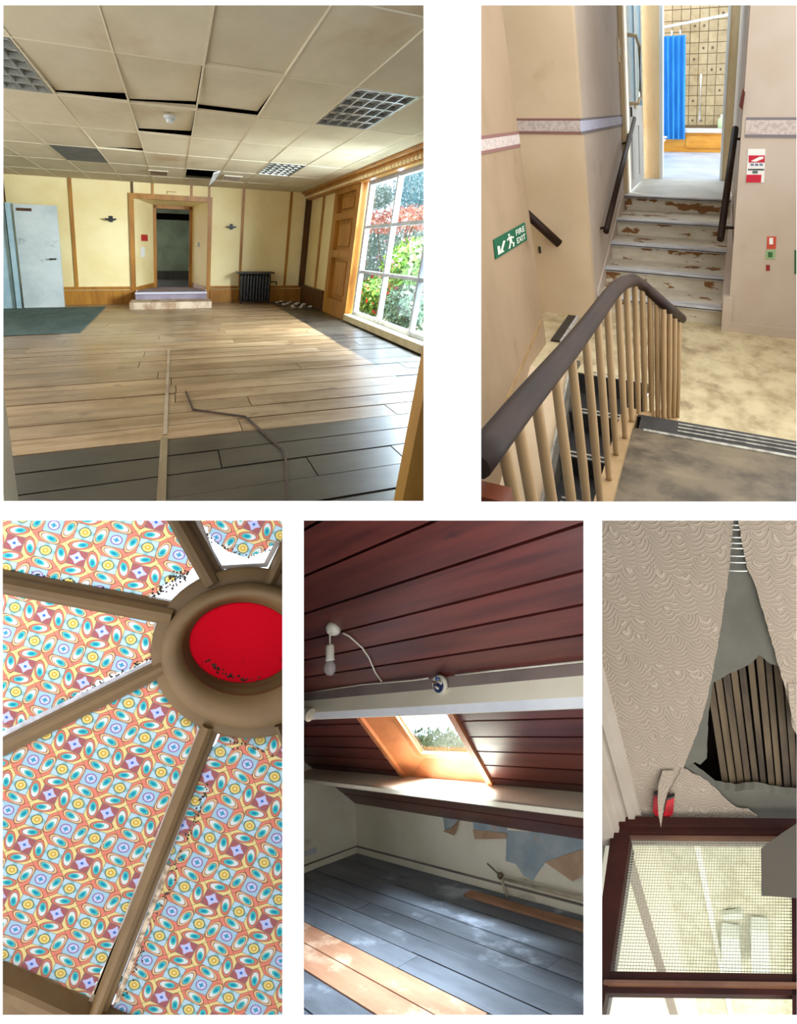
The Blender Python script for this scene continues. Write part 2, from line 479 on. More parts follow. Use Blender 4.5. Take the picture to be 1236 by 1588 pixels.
# smoke detector
d = thing('smoke_detector', R1, (-0.04, 8.95, CE - 0.06), 'small round white smoke detector on the tiled ceiling', 'smoke detector')
MB(R1).tube([(-0.04, 8.95, CE - 0.001), (-0.04, 8.95, CE - 0.03)], 0.075, 14).build('base', white_paint, d)
MB(R1).tube([(-0.04, 8.95, CE - 0.03), (-0.04, 8.95, CE - 0.075)], [0.055, 0.04], 14).build('sensor_head', white_paint, d)
for ss, lab in ((-0.30, 'slim white ceiling vent left of the black ceiling hole'), (1.25, 'slim white ceiling vent right of the black ceiling hole')):
    v = thing('ceiling_vent', R1, (ss, 15.4, CE - 0.02), lab, 'vent', 'slim vents in the hall ceiling')
    MB(R1).box(ss - 0.2, ss + 0.2, 15.0, 15.9, CE - 0.02, CE - 0.007).build('vent_plate', grid_mat, v)
    for k in range(3):
        onebox(R1, (ss - 0.17, ss + 0.17, 15.1 + 0.25 * k, 15.22 + 0.25 * k, CE - 0.03, CE - 0.02), 'slat', dark_oak, parent=v)

# ---- back wall
wb = thing('wall_back', R1, (0, TB, FL), 'cream panelled end wall of the hall around a recessed doorway', kind='structure')
MB(R1).box(SL, -1.0, TB, TB + 0.12, FL, CE + 0.4).build('plaster', cream_wall, wb)
MB(R1).box(0.93, SR + 0.1, TB, TB + 0.12, FL, CE + 0.4).build('plaster', cream_wall, wb)
MB(R1).box(-1.0, 0.93, TB, TB + 0.12, 1.14, CE + 0.4).build('plaster', cream_wall, wb)
for s, w, h0, h1, m in ((-3.75, .07, 0.85, CE, dark_oak), (-2.36, .075, -1.05, CE, oak), (1.80, .07, -1.05, CE, oak), (3.12, .07, -1.05, CE, oak), (-0.98, .05, 1.18, CE, dark_oak),
                        (-0.5, .05, 1.18, CE, oak), (0.45, .05, 1.18, CE, oak), (0.9, .05, 1.18, CE, oak)):
    onebox(R1, (s - w / 2, s + w / 2, TB - 0.03, TB, h0, h1), 'batten', m, parent=wb)
onebox(R1, (3.55, SR, TB - 0.1, TB, -1.05, CE), 'corner_post', dark_oak, parent=wb)
for a, b in ((SL, -1.06), (0.98, SR)):
    onebox(R1, (a, b, TB - 0.05, TB, -1.10, -1.03), 'rail', oak, parent=wb)
    onebox(R1, (a, b, TB - 0.09, TB, FL, -1.12), 'skirting_board', oak, parent=wb)
# ---- recessed doorway
dw = thing('door_1', R1, (0, TB, FL), 'ochre doorway with splayed cream sides in the hall end wall', kind='structure')
onebox(R1, (-1.06, -0.95, TB - 0.06, TB + 0.1, FL, 1.2), 'frame_post', oak, parent=dw)
onebox(R1, (0.87, 0.98, TB - 0.06, TB + 0.1, FL, 1.2), 'frame_post', oak, parent=dw)
onebox(R1, (-0.95, 0.87, TB - 0.06, TB + 0.1, 1.08, 1.2), 'frame_head', oak, parent=dw)
TI = 19.4
MB(R1).prism([(-0.95, TB, -1.13), (-0.52, TI, -1.13), (-0.52, TI, 1.1), (-0.95, TB, 1.1)], (-0.05, 0.02, 0)).build('side_panel', cream_wall, dw)
MB(R1).prism([(0.87, TB, -1.13), (0.50, TI, -1.13), (0.50, TI, 1.1), (0.87, TB, 1.1)], (0.05, 0.02, 0)).build('side_panel', cream_wall, dw)
MB(R1).prism([(-0.95, TB - .01, -1.13), (-0.52, TI, -1.13), (-0.52, TI, -1.0), (-0.95, TB - .01, -1.04)], (0.012, 0, 0)).build('side_skirting', oak, dw)
MB(R1).prism([(0.87, TB - .01, -1.13), (0.50, TI, -1.13), (0.50, TI, -1.0), (0.87, TB - .01, -1.04)], (-0.012, 0, 0)).build('side_skirting', oak, dw)
MB(R1).prism([(-0.95, TB, 1.09), (0.87, TB, 1.09), (0.50, TI, 1.02), (-0.52, TI, 1.02)], (0, 0, 0.05)).build('soffit', cream_wall, dw)
for a, b in ((-0.56, -0.45), (0.43, 0.54)):
    onebox(R1, (a, b, TI - 0.05, TI + 0.1, -1.13, 1.05), 'inner_post', oak, parent=dw)
onebox(R1, (-0.56, 0.54, TI - 0.05, TI + 0.1, 0.94, 1.05), 'inner_head', oak, parent=dw)
# ---- dim room beyond
bz = thing('wall_beyond', R1, (0, 23.5, -1.2), 'dim green room seen through the hall doorway', kind='structure')
MB(R1).box(-1.6, 1.6, 25.0, 25.1, -1.3, 1.3).build('plaster', dark_room, bz)
MB(R1).box(-1.6, 1.6, TI + 0.15, 25, -1.2, -1.13).build('floor_covering', dark_floor, bz)
MB(R1).box(-1.6, 1.6, 22.2, 22.7, 0.78, 0.95).build('beam', void_mat, bz)
MB(R1).box(-1.6, 1.6, TI + 0.2, 25, 1.3, 1.35).build('ceiling_board', dark_room, bz)
MB(R1).box(-1.7, -1.6, TI + 0.2, 21.2, -1.2, 1.3).build('plaster', dark_room, bz)
MB(R1).box(1.6, 1.7, TI + 0.2, 25, -1.2, 1.3).build('plaster', dark_room, bz)
MB(R1).box(-0.6, 0.9, 24.0, 24.4, -1.13, -0.85).build('low_cupboard', dark_floor, bz)

# ---- steps up to the doorway
step_top = mk('mauve_step_carpet', (150, 138, 148), (132, 120, 130), (5, 2, 3), rough=0.9)
worn = mk('worn_pale_wood', (198, 176, 150), (150, 120, 90), (5, 2, 3), rough=0.6, bump=0.1)
st = thing('door_step', R1, (0, 17.3, FL), 'two-step wooden platform below the recessed doorway', 'step')
MB(R1).box(-0.93, 0.85, 17.2, TI + 0.1, FL, -1.13).build('upper_step', step_top, st, bevel=0.01)
MB(R1).box(-1.02, 0.93, 16.25, 17.2, FL, -1.30).build('lower_step', worn, st, bevel=0.01)
MB(R1).box(-0.93, 0.85, 17.14, 17.2, -1.17, -1.12).build('nosing', mk('pale_nosing', (190, 186, 196), rough=0.4), st)

# ---- wall lights
for ss, hh, lab in ((-1.49, 0.60, 'dark crescent wall light left of the hall doorway'), (1.50, 0.52, 'dark crescent wall light right of the hall doorway')):
    o = thing('wall_light', R1, (ss, TB - 0.1, hh), lab, 'wall light', 'crescent wall lights of the hall')
    pr = [(ss + 0.135 * math.cos(math.pi + math.pi * k / 8), TB - 0.16, hh + 0.055 * math.sin(math.pi + math.pi * k / 8)) for k in range(9)]
    MB(R1).prism(pr, (0, 0.14, 0)).build('bowl', black_iron, o)
    MB(R1).box(ss - 0.04, ss + 0.04, TB - 0.03, TB, hh - 0.08, hh + 0.06).build('back_plate', black_iron, o)
# small notices in the door recess
red_sign = mk('red_sign', (188, 52, 44), rough=0.5)
paper = mk('white_paper', (236, 234, 226), rough=0.7)
def splay(f, h):  # a point on the left splayed side
    return (-0.95 + 0.43 * f + 0.012, TB + (TI - TB) * f, h)
MB(R1).prism([splay(.3, 0.10), splay(.62, 0.10), splay(.62, 0.26), splay(.3, 0.26)], (0.008, 0, 0)).build('wall_notice', red_sign, label='small red notice on the left side of the door recess', cat='notice')
MB(R1).prism([splay(.25, -0.3), splay(.45, -0.3), splay(.45, -0.05), splay(.25, -0.05)], (0.008, 0, 0)).build('wall_notice', paper, label='small white notice below the red one in the door recess', cat='notice')
o = thing('exit_sign', R1, (0.0, TB - 0.05, 1.2), 'small blank framed sign above the recessed doorway', 'sign')
MB(R1).box(-0.14, 0.06, TB - 0.035, TB, 1.22, 1.27).build('panel', cream_wall, o)
MB(R1).box(-0.15, 0.07, TB - 0.05, TB - 0.035, 1.265, 1.28).build('frame', oak, o)
# light switch on the right splay
MB(R1).prism([(0.70, TB + 0.62, -0.02), (0.66, TB + 0.75, -0.02), (0.66, TB + 0.75, 0.1), (0.70, TB + 0.62, 0.1)], (-0.012, 0, 0)).build('light_switch', black_iron, label='small dark switch on the right side of the door recess', cat='switch')

# ---- open white door leaf at the left
dl = thing('white_door', R1, (-3.0, 17.2, FL), 'flat dirty white door standing open on the left', 'door')
MB(R1).box(-3.42, -2.56, 17.25, 17.38, FL + 0.01, 0.80).build('leaf', door_white, dl, bevel=0.008)
MB(R1).box(-3.36, -3.06, 17.235, 17.25, 0.66, 0.72).build('label_plate', dark_oak, dl)
MB(R1).tube([(-2.66, 17.25, -0.35), (-2.66, 17.17, -0.35)], 0.02, 8).build('handle', black_iron, dl)
MB(R1).tube([(-2.66, 17.17, -0.35), (-2.78, 17.17, -0.35)], 0.018, 8).build('handle', black_iron, dl)
jm = thing('door_frame', R1, (-3.6, 17.3, FL), 'pale blue door frame at the left end of the hall', 'door frame')
blue_grey = mk('pale_blue_paint', (170, 196, 204), (150, 178, 190), (2, 2, 2), rough=0.5)
MB(R1).box(-3.56, -3.47, 17.2, 17.5, FL, 0.82).build('post', blue_grey, jm)
MB(R1).box(-4.4, -3.60, 17.3, 17.5, FL, 0.82).build('panel', blue_grey, jm)
MB(R1).box(-4.4, -3.62, 17.15, 17.5, 0.82, 0.98).build('head', oak, jm)

# ---- carpet remnant
carpet = mk('grey_green_carpet', (96, 112, 108), (82, 96, 94), (3, 1, 1), rough=1.0, spec=0.05, bump=0.2)
MB(R1).prism([(-4.6, 11.95, FL + 0.006), (-1.58, 12.05, FL + 0.006), (-1.62, 17.1, FL + 0.006), (-4.6, 17.1, FL + 0.006)], (0, 0, 0.012)).build('carpet_remnant', carpet, label='grey green carpet remnant in front of the white door', cat='carpet')

# ---- radiator
ra = thing('radiator', R1, (2.2, 17.5, FL), 'black cast iron column radiator against the end wall', 'radiator')
MB(R1).box(1.66, 2.68, 17.3, 17.95, -0.67, -0.63).build('top_shelf', black_iron, ra)
for k in range(10):
    s = 1.80 + 0.085 * k
    b = MB(R1)
    b.tube([(s, 17.45, -1.42), (s, 17.45, -1.36), (s, 17.45, -0.76), (s, 17.45, -0.69)], [0.03, 0.04, 0.04, 0.028], 8)
    b.tube([(s, 17.75, -1.42), (s, 17.75, -1.36), (s, 17.75, -0.76), (s, 17.75, -0.69)], [0.03, 0.04, 0.04, 0.028], 8)
    b.build('column', black_iron, ra)
for h in (-1.32, -0.82):
    MB(R1).tube([(1.76, 17.6, h), (2.62, 17.6, h)], 0.035, 8).build('header', black_iron, ra)
for s in (1.80, 2.56):
    MB(R1).tube([(s, 17.45, FL), (s, 17.45, -1.36)], [0.04, 0.028], 8).build('foot', black_iron, ra)
MB(R1).tube([(2.6, 17.6, -0.9), (2.8, 17.6, -0.9), (2.8, 17.6, -0.98)], 0.02, 6).build('valve', black_iron, ra)
# plaster rubble beside it
rub = mk('pale_rubble', (206, 198, 192), (160, 146, 138), (6, 6, 6), rough=0.9)
k = 0
for a_, b_ in ((2.80, 17.2), (2.95, 17.45), (3.05, 16.9), (2.88, 16.5), (3.18, 17.2), (3.22, 16.5), (3.05, 16.1), (3.34, 16.8), (3.30, 16.0), (3.42, 16.35), (3.18, 15.6), (3.46, 15.7), (2.98, 15.6)):
    r = (0.05, 0.06, 0.045, 0.055)[k % 4]; k += 1
    MB(R1).blob((a_, b_, FL + r * 0.62 + 0.004), (r * 1.2, r * 2.4, r * 0.6), 6, 4, 0.15).build('plaster_chunk', rub, label='broken plaster chunk strewn on the floor beside the radiator', cat='rubble', group='rubble beside the radiator')

# ---- right wall, shutter, window
wr = thing('wall_right', R1, (SR, 15, FL), 'cream and ochre window wall of the hall', kind='structure')
MB(R1).box(SR, SR + 0.15, 14.8, TB, FL, CE + 0.4).build('plaster', cream_wall, wr)
MB(R1).box(SR + 0.0, SR + 0.15, 2.6, 14.8, 1.27, CE + 0.4).build('window_head', oak, wr)
MB(R1).box(SR, SR + 0.2, 2.6, 5.3, FL, 1.27).build('plaster', cream_wall, wr)
MB(R1).box(SR, SR + 0.2, 5.3, 12.6, FL - 0.2, -1.33).build('plaster', cream_wall, wr)
onebox(R1, (SR - 0.03, SR, 16.32, 16.5, -1.05, CE), 'batten', oak, parent=wr)
onebox(R1, (SR - 0.06, SR, 14.86, 15.06, FL, CE - 0.1), 'batten', mk('bright_cream_edge', (246, 232, 180), rough=0.4), parent=wr)
onebox(R1, (SR - 0.10, SR, 15.1, TB - 0.1, FL, -1.05), 'skirting_board', dark_oak, parent=wr)
onebox(R1, (SR - 0.12, SR, 15.1, TB - 0.1, -1.07, -1.0), 'rail', dark_oak, parent=wr)
co = thing('trim_1', R1, (SR, 10, CE), 'moulded ochre cornice over the window wall', kind='structure')
for k, (a, h0, h1) in enumerate(((0.30, CE - 0.05, CE - 0.005), (0.22, CE - 0.10, CE - 0.05), (0.15, CE - 0.19, CE - 0.10))):
    onebox(R1, (SR - a, SR, 2.6, TB, h0, h1), 'moulding', oak, parent=co)
den = MB(R1)
for k in range(86):
    t = 2.7 + 0.18 * k; den.box(SR - 0.19, SR - 0.15, t, t + 0.09, CE - 0.15, CE - 0.10)
den.build('dentil_course', cream_wall, co, kind='stuff')
sh = thing('window_shutter', R1, (SR, 13.7, FL), 'tall ochre panelled shutter beside the hall window', 'shutter')
MB(R1).box(SR - 0.02, SR + 0.12, 12.62, 14.84, FL, 1.30).build('backing', oak, sh)
for t0, t1 in ((12.62, 12.95), (14.5, 14.84)):
    onebox(R1, (SR - 0.11, SR - 0.02, t0, t1, FL, 1.30), 'stile', oak, parent=sh)
for h0, h1 in ((FL, -1.1), (-0.18, -0.02), (0.62, 0.76), (1.16, 1.30)):
    onebox(R1, (SR - 0.11, SR - 0.02, 12.95, 14.5, h0, h1), 'rail', oak, parent=sh)
for h0, h1 in ((-1.0, -0.26), (0.06, 0.54), (0.84, 1.08)):
    onebox(R1, (SR - 0.07, SR - 0.02, 13.25, 14.2, h0, h1), 'raised_panel', oak, parent=sh, bevel=0.03)
wi = thing('window_1', R1, (SR, 9, -1.33), 'tall pale framed window onto the garden', kind='structure')
WT = [12.5, 10.75, 8.95, 7.2, 5.4]; WH = [-1.30, -0.43, 0.43, 1.25]
for k, t in enumerate(WT):
    w = 0.16 if k in (0, 4) else 0.085
    onebox(R1, (SR + 0.02, SR + 0.12, t - w, t, -1.33, 1.27), 'mullion', frame_paint, parent=wi)
for k, h in enumerate(WH):
    w = 0.05 if k in (0, 3) else 0.03
    onebox(R1, (SR + 0.03, SR + 0.11, 5.3, 12.5, h - w, h + w), 'transom', frame_paint, parent=wi)
def glass_material(name, tint=(1, 1, 1), refl=0.06):
    m = bpy.data.materials.new(name); t = NT(m)
    tr = t.n.new('ShaderNodeBsdfTransparent'); tr.inputs[0].default_value = (*tint, 1)
    g = t.n.new('ShaderNodeBsdfGlossy'); g.inputs['Roughness'].default_value = 0.05
    mx = t.n.new('ShaderNodeMixShader'); mx.inputs[0].default_value = refl
    t.l.new(tr.outputs[0], mx.inputs[1]); t.l.new(g.outputs[0], mx.inputs[2]); t.l.new(mx.outputs[0], t.out.inputs[0])
    return m
pane_glass = glass_material('window_glass', (0.86, 0.93, 0.97))
for a, b in zip(WT[:-1], WT[1:]):
    for c, d in zip(WH[:-1], WH[1:]):
        onebox(R1, (SR + 0.065, SR + 0.072, b, a - 0.08, c + 0.03, d - 0.03), 'pane', pane_glass, parent=wi)
sill_mat = mk('stone_sill', (206, 190, 150), (186, 168, 128), (3, 2, 3), rough=0.7)
MB(R1).box(SR - 0.16, SR + 0.02, 2.8, 12.55, FL + 0.02, -1.32).build('window_sill', sill_mat, wi, bevel=0.01)

# ---- left wall and the near doorway jambs
MB(R1).box(SL - 0.1, SL, 3.9, TB, FL, CE + 0.4).build('wall_left', cream_wall, label='cream wall along the left of the hall', kind='structure')
MB(R1).box(-1.5, -0.89, 3.5, 3.78, FL - 0.25, CE + 0.3).build('door_jamb', mk('cream_gloss', (214, 204, 176), rough=0.4), label='cream painted doorway jamb at the near left of the hall', cat='door jamb')
MB(R1).box(1.305, 1.75, 2.72, 2.86, FL - 0.25, CE + 0.3).build('door_jamb', mk('tan_gloss', (150, 108, 44), (128, 88, 32), (4, 4, 1), rough=0.4), label='tan varnished doorway jamb at the near right of the hall', cat='door jamb')

# ---- strip and bent conduit lying on the boards
con = mk('dark_conduit', (70, 50, 36), (40, 30, 26), (4, 4, 4), rough=0.5)
path = [R1.on(*p, 'h', FL + 0.012) for p in ((288, 607), (299, 635), (380, 646), (412, 674), (438, 697), (443, 712), (446, 782))]
MB(R1).sweep(path, [(-0.008, -0.008), (0.008, -0.008), (0.008, 0.008), (-0.008, 0.008)]).build('bent_conduit', con, label='thin bent dark conduit strip lying across the boards', cat='conduit')
strip_m = mk('dusty_strip', (134, 116, 84), (110, 92, 64), (8, 1, 1), rough=0.7)
MB(R1).box(-0.10, -0.045, 3.0, 4.85, FL + 0.004, FL + 0.014).build('floor_strip', strip_m, label='narrow brown cover strip on the dark near boards', cat='floor strip')
MB(R1).box(-0.085, -0.05, 4.95, 9.5, FL + 0.004, FL + 0.009).build('floor_strip', mk('chalky_strip', (168, 150, 124), (146, 124, 98), (8, 2, 1), rough=0.7), label='long pale chalky strip running up the middle of the boards', cat='floor strip')

# ---- garden beyond the window
def leafy(name, room, centre, rad, n, size, cols, label, cat, group, stems=True, flowers=None, ground=-1.9):
    o = thing(name, room, (centre[0], centre[1], ground), label, cat, group)
    def shell(nn, sz, cmat, pname, inner=0.55):
        b = MB(room); c = np.array(centre)
        for _ in range(nn):
            d = np.array([random.gauss(0, 1) for _ in range(3)]); d /= np.linalg.norm(d)
            p = c + d * np.array(rad) * random.uniform(inner, 1.0)
            a = np.array([random.gauss(0, 1) for _ in range(3)]); a /= np.linalg.norm(a)
            q = np.cross(a, d + 0.01); q /= np.linalg.norm(q) + 1e-9
            z = sz * random.uniform(0.6, 1.3)
            b.add([p - a * z, p + q * z * 0.5, p + a * z, p - q * z * 0.5], [(0, 1, 2, 3)])
        b.build(pname, cmat, o, kind='stuff', recalc=False)
    for k, m in enumerate(cols): shell(n // len(cols), size, m, 'foliage')
    if flowers:
        shell(flowers[1], flowers[2], flowers[0], 'blossom', 0.9)
    if stems:
        b = MB(room)
        for k in range(5):
            e = (centre[0] + random.uniform(-.5, .5) * rad[0], centre[1] + random.uniform(-.5, .5) * rad[1], centre[2] + 0.3 * rad[2])
            b.tube([(centre[0], centre[1], ground), (centre[0], centre[1], min(ground + 0.2, centre[2])), e], [0.04, 0.035, 0.012], 5)
        b.build('stem', dark_oak, o)
    return o
lf = [mk('leaf_green', (62, 104, 38), (92, 134, 52), (6, 6, 6), rough=0.5, jitter=0.2), mk('leaf_lime', (110, 150, 62), (80, 120, 44), (6, 6, 6), rough=0.5)]
lt = [mk('leaf_teal', (120, 166, 176), (150, 186, 192), (5, 5, 5), rough=0.6)]  # lightened leaf colour carries some of the distance haze
lr = [mk('leaf_red', (204, 128, 116), (214, 156, 140), (5, 5, 5), rough=0.6)]  # pinkish leaf colour, lightened to paint in haze
ldk = [mk('leaf_dark', (50, 74, 56), (72, 92, 70), (5, 5, 5), rough=0.6)]
fl_pink = mk('petal_pink', (214, 110, 130), rough=0.6); fl_red = mk('petal_red', (200, 60, 50), rough=0.6)
MB(R1).box(SR + 0.3, 20, 2, 60, -2.0, -1.9).build('ground_garden', mk('garden_soil', (96, 100, 78), (120, 116, 96), (1, 1, 1), rough=1), label='soil and lawn of the garden outside', kind='structure')
def G(x, y, sd): return tuple(R1.on(x, y, 's', sd))
haze = [mk('leaf_hazy', (128, 150, 140), (156, 172, 160), (4, 4, 4), rough=0.7)]  # distance haze is mixed into this leaf colour
leafy('garden_shrub', R1, G(640, 412, 5.2), (0.7, 1.1, 0.62), 1700, 0.075, lf, 'lime green shrub with pink blossom outside the middle panes', 'shrub', 'garden plants', flowers=(fl_pink, 60, 0.07))
leafy('garden_shrub', R1, G(580, 460, 4.9), (0.42, 0.95, 0.5), 1300, 0.07, lf, 'low green shrub with red flowers at the lower left panes', 'shrub', 'garden plants', flowers=(fl_red, 70, 0.07))
leafy('garden_shrub', R1, G(628, 480, 4.7), (0.45, 1.1, 0.5), 1200, 0.065, ldk, 'dark grey green low shrub at the lower right panes', 'shrub', 'garden plants')
leafy('garden_hedge', R1, G(616, 342, 6.9), (0.5, 4.4, 0.42), 1500, 0.075, lr, 'russet red leaved hedge behind the garden shrubs', 'hedge', 'garden plants')
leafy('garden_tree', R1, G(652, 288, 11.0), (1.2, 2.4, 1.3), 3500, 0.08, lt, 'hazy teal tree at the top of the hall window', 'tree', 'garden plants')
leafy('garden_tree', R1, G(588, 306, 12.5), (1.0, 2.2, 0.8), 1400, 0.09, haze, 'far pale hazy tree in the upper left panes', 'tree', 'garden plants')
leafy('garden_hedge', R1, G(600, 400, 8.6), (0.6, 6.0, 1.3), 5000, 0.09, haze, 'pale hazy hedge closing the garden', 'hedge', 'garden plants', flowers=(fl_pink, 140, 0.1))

# ================================================================ ROOM 2: the stairwell
R2 = Room(vanishing((-1700, 185), -1), vanishing((1110, 165), 1), vanishing((1028, 1900), -1), scale=1.5, extent=(704, -260, 1500, 790))
HA, HB, HT = -1.6, -2.1, -1.1
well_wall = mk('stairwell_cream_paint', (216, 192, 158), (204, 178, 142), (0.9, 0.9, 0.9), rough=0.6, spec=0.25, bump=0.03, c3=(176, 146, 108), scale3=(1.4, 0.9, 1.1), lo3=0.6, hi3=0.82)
pale_wall = mk('stairwell_pale_paint', (200, 184, 168), (188, 170, 150), (0.9, 0.9, 0.9), rough=0.6, spec=0.25, bump=0.03, c3=(160, 136, 110), scale3=(1.3, 0.9, 1.6), lo3=0.62, hi3=0.85)
border_m = mk('printed_border', (206, 190, 180), (184, 168, 160), (30, 30, 30), lo=0.45, hi=0.6, rough=0.7)
border_line = mk('border_stripe', (140, 100, 92), rough=0.7)
border_grey = mk('border_stripe_grey', (126, 118, 120), rough=0.7)
rail_wood = mk('dark_handrail_wood', (50, 32, 22), (36, 22, 15), (9, 3, 9), rough=0.5, spec=0.2)
bal_paint = mk('baluster_cream_paint', (170, 138, 96), (150, 120, 80), (5, 5, 1.5), rough=0.5)
tread_paint = mk('chipped_step_paint', (214, 204, 184), (196, 184, 160), (3, 3, 8), rough=0.6, bump=0.1, c3=(136, 92, 48), scale3=(3.2, 4, 8.0), lo3=0.56, hi3=0.60)
alu = mk('worn_aluminium', (206, 206, 208), (164, 160, 156), (3, 20, 20), rough=0.35, metal=0.15)
mottled = mk('mottled_landing', (204, 188, 148), (160, 140, 104), (5, 3.2, 3), lo=0.36, hi=0.72, rough=0.6, bump=0.06, c3=(128, 106, 76), scale3=(3.2, 2.2, 1), lo3=0.54, hi3=0.78, detail=8)
lino = mk('scuffed_brown_lino', (112, 98, 76), (70, 60, 46), (3.5, 3.0, 1), lo=0.4, hi=0.66, rough=0.42, c3=(132, 116, 90), scale3=(4, 7, 1), lo3=0.5, hi3=0.8, detail=8)
nosing_blk = mk('black_tread', (40, 38, 36), (56, 54, 50), (5, 5, 5), rough=0.5)
line_wht = mk('worn_white_line', (178, 172, 156), (120, 114, 104), (18, 6, 4), rough=0.6)
frame_cream = mk('door_frame_cream', (222, 200, 160), (206, 180, 136), (5, 5, 1.2), rough=0.5)
bath_blue = mk('blue_curtain', (52, 148, 220), (36, 124, 200), (4, 4, 1), rough=0.7)

# ---- walls
WS, WT_ = -1.5, 5.66         # near left wall: its plane and its free end
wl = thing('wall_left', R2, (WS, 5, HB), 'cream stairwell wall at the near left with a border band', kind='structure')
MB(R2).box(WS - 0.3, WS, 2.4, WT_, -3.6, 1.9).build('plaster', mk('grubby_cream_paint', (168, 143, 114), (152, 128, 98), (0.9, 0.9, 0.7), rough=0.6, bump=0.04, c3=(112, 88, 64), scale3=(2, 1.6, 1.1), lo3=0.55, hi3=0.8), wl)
for h0, h1, m in ((-0.19, -0.167, border_line), (-0.26, -0.19, border_m), (-0.283, -0.26, border_line)):
    onebox(R2, (WS, WS + 0.005, 2.4, WT_, h0, h1), 'border', m, parent=wl)
MB(R2).sweep([R2.on(838, 500, 's', WS), R2.on(790, 610, 's', WS), R2.on(740, 720, 's', WS)], [(-0.01, -0.02), (0.01, -0.02), (0.01, 0.02), (-0.01, 0.02)]).build('string_line', bal_paint, wl)
MB(R2).box(-2.45, -2.3, 5.2, 6.95, HB - 0.2, 1.9).build('wall_recess', well_wall, label='cream wall closing the recess behind the near left wall', kind='structure')
wc = thing('wall_centre', R2, (-1.5, 6.8, HB), 'cream stairwell wall facing the viewer left of the stairs', kind='structure')
MB(R2).box(-2.3, -1.18, 6.8, 6.95, HB - 0.2, 1.9).build('plaster', well_wall, wc)
for h0, h1, m in ((-0.11, -0.09, border_line), (-0.20, -0.11, border_m), (-0.225, -0.20, border_line)):
    onebox(R2, (-2.3, -1.18, 6.792, 6.8, h0, h1), 'border', m, parent=wc)
wsd = thing('wall_side', R2, (-1.18, 9, HB), 'pale wall along the left of the upper stairs', kind='structure')
MB(R2).box(-1.35, -1.18, 6.95, 10.15, HB - 0.2, 1.9).build('plaster', pale_wall, wsd)
for h0, h1, m in ((-0.11, -0.09, border_grey), (-0.20, -0.11, mk('border_blueish', (206, 208, 226), (190, 192, 214), (20, 20, 20), rough=0.7)), (-0.225, -0.20, border_grey)):
    onebox(R2, (-1.18, -1.172, 6.8, 10.1, h0, h1), 'border', m, parent=wsd)
wr2 = thing('wall_right', R2, (0.7, 6.9, HB), 'pale stairwell wall right of the upper stairs', kind='structure')
MB(R2).box(0.22, 1.6, 6.9, 7.05, HB - 0.1, 1.9).build('plaster', pale_wall, wr2)
MB(R2).box(0.27, 0.4, 7.05, 12.6, HB, 1.9).build('plaster', pale_wall, wr2)
for h0, h1, m in ((-0.105, -0.085, border_grey), (-0.215, -0.105, border_m), (-0.24, -0.215, border_grey)):
    onebox(R2, (0.25, 1.6, 6.892, 6.9, h0, h1), 'border', m, parent=wr2)
onebox(R2, (0.22, 1.6, 6.87, 6.9, HB, HB + 0.11), 'skirting_board', pale_wall, parent=wr2)
onebox(R2, (0.16, 0.25, 6.86, 6.98, HB, -1.72), 'string_end', pale_wall, parent=wr2)
MB(R2).box(1.6, 1.7, 1.5, 7.05, -3.0, 1.9).build('wall_return', pale_wall, label='pale wall at the far right of the stairwell', kind='structure')
MB(R2).box(-2.45, 1.7, 0.9, 11.0, 1.9, 2.0).build('ceiling', pale_wall, label='pale ceiling over the stairwell', kind='structure')

# ---- floors
MB(R2).box(-2.3, 1.6, 4.97, 7.25, HB - 0.1, HB).build('floor_landing', mottled, label='mottled cream half landing at the foot of the upper stairs', kind='structure')
MB(R2).box(-0.42, 1.6, 3.3, 4.97, HB - 0.1, HB).build('floor_landing', mottled, label='mottled cream half landing beyond the black nosing', kind='structure')
fa = thing('floor_near', R2, (0.5, 2, HA), 'scuffed brown near landing floor inside the banister', kind='structure')
MB(R2).box(-0.36, 1.6, 0.9, 3.06, HA - 0.3, HA).build('lino', lino, fa)
MB(R2).box(-0.33, 1.6, 3.06, 3.27, HA - 0.3, HA - 0.004).build('nosing', nosing_blk, fa)
for t in (3.125, 3.175, 3.222):
    onebox(R2, (-0.12, 1.6, t - 0.006, t + 0.006, HA - 0.006, HA + 0.002), 'grip_line', line_wht, parent=fa)
onebox(R2, (-0.3, 1.6, 3.035, 3.062, HA - 0.006, HA + 0.006), 'metal_edge', line_wht, parent=fa)
MB(R2).box(-0.44, -0.36, 0.9, 3.27, HA - 0.35, HA + 0.03).build('edge_string', bal_paint, fa)
MB(R2).box(-0.36, 1.6, 3.27, 3.3, HB - 0.1, HA - 0.02).build('riser', nosing_blk, fa)

# ---- upper stairs
us = thing('upper_stairs', R2, (-0.5, 7.0, HB), 'five chipped cream steps with metal nosings up to the bathroom', 'stairs')
NT_ = [7.05, 7.68, 8.28, 8.95, 9.88]; TD = 12.6
for k in range(5):
    t0 = NT_[k]; t1 = NT_[k + 1] if k < 4 else TD
    h = HB + 0.2 * (k + 1); sl_ = -1.17; sr_ = min(0.17 + 0.025 * k, 0.255)
    MB(R2).box(sl_, sr_, t0 + 0.03, t0 + 0.09, h - 0.225, h - 0.03).build('riser', tread_paint, us)
    MB(R2).box(sl_, sr_, t0, t1 + 0.05, h - 0.035, h).build('tread', tread_paint if k < 4 else mk('top_landing_lino', (204, 208, 204), (184, 190, 186), (2, 1, 1), rough=0.5), us)
    nz = MB(R2).box(sl_, sr_, t0 - 0.03, t0 + 0.12, h - 0.036, h + 0.008).build('nosing', alu, us, bevel=0.006)
    MB(R2).box(sl_ + 0.01, sr_ - 0.01, t0 - 0.033, t0 + 0.0, h - 0.024, h - 0.014).build('grip_strip', nosing_blk, nz)
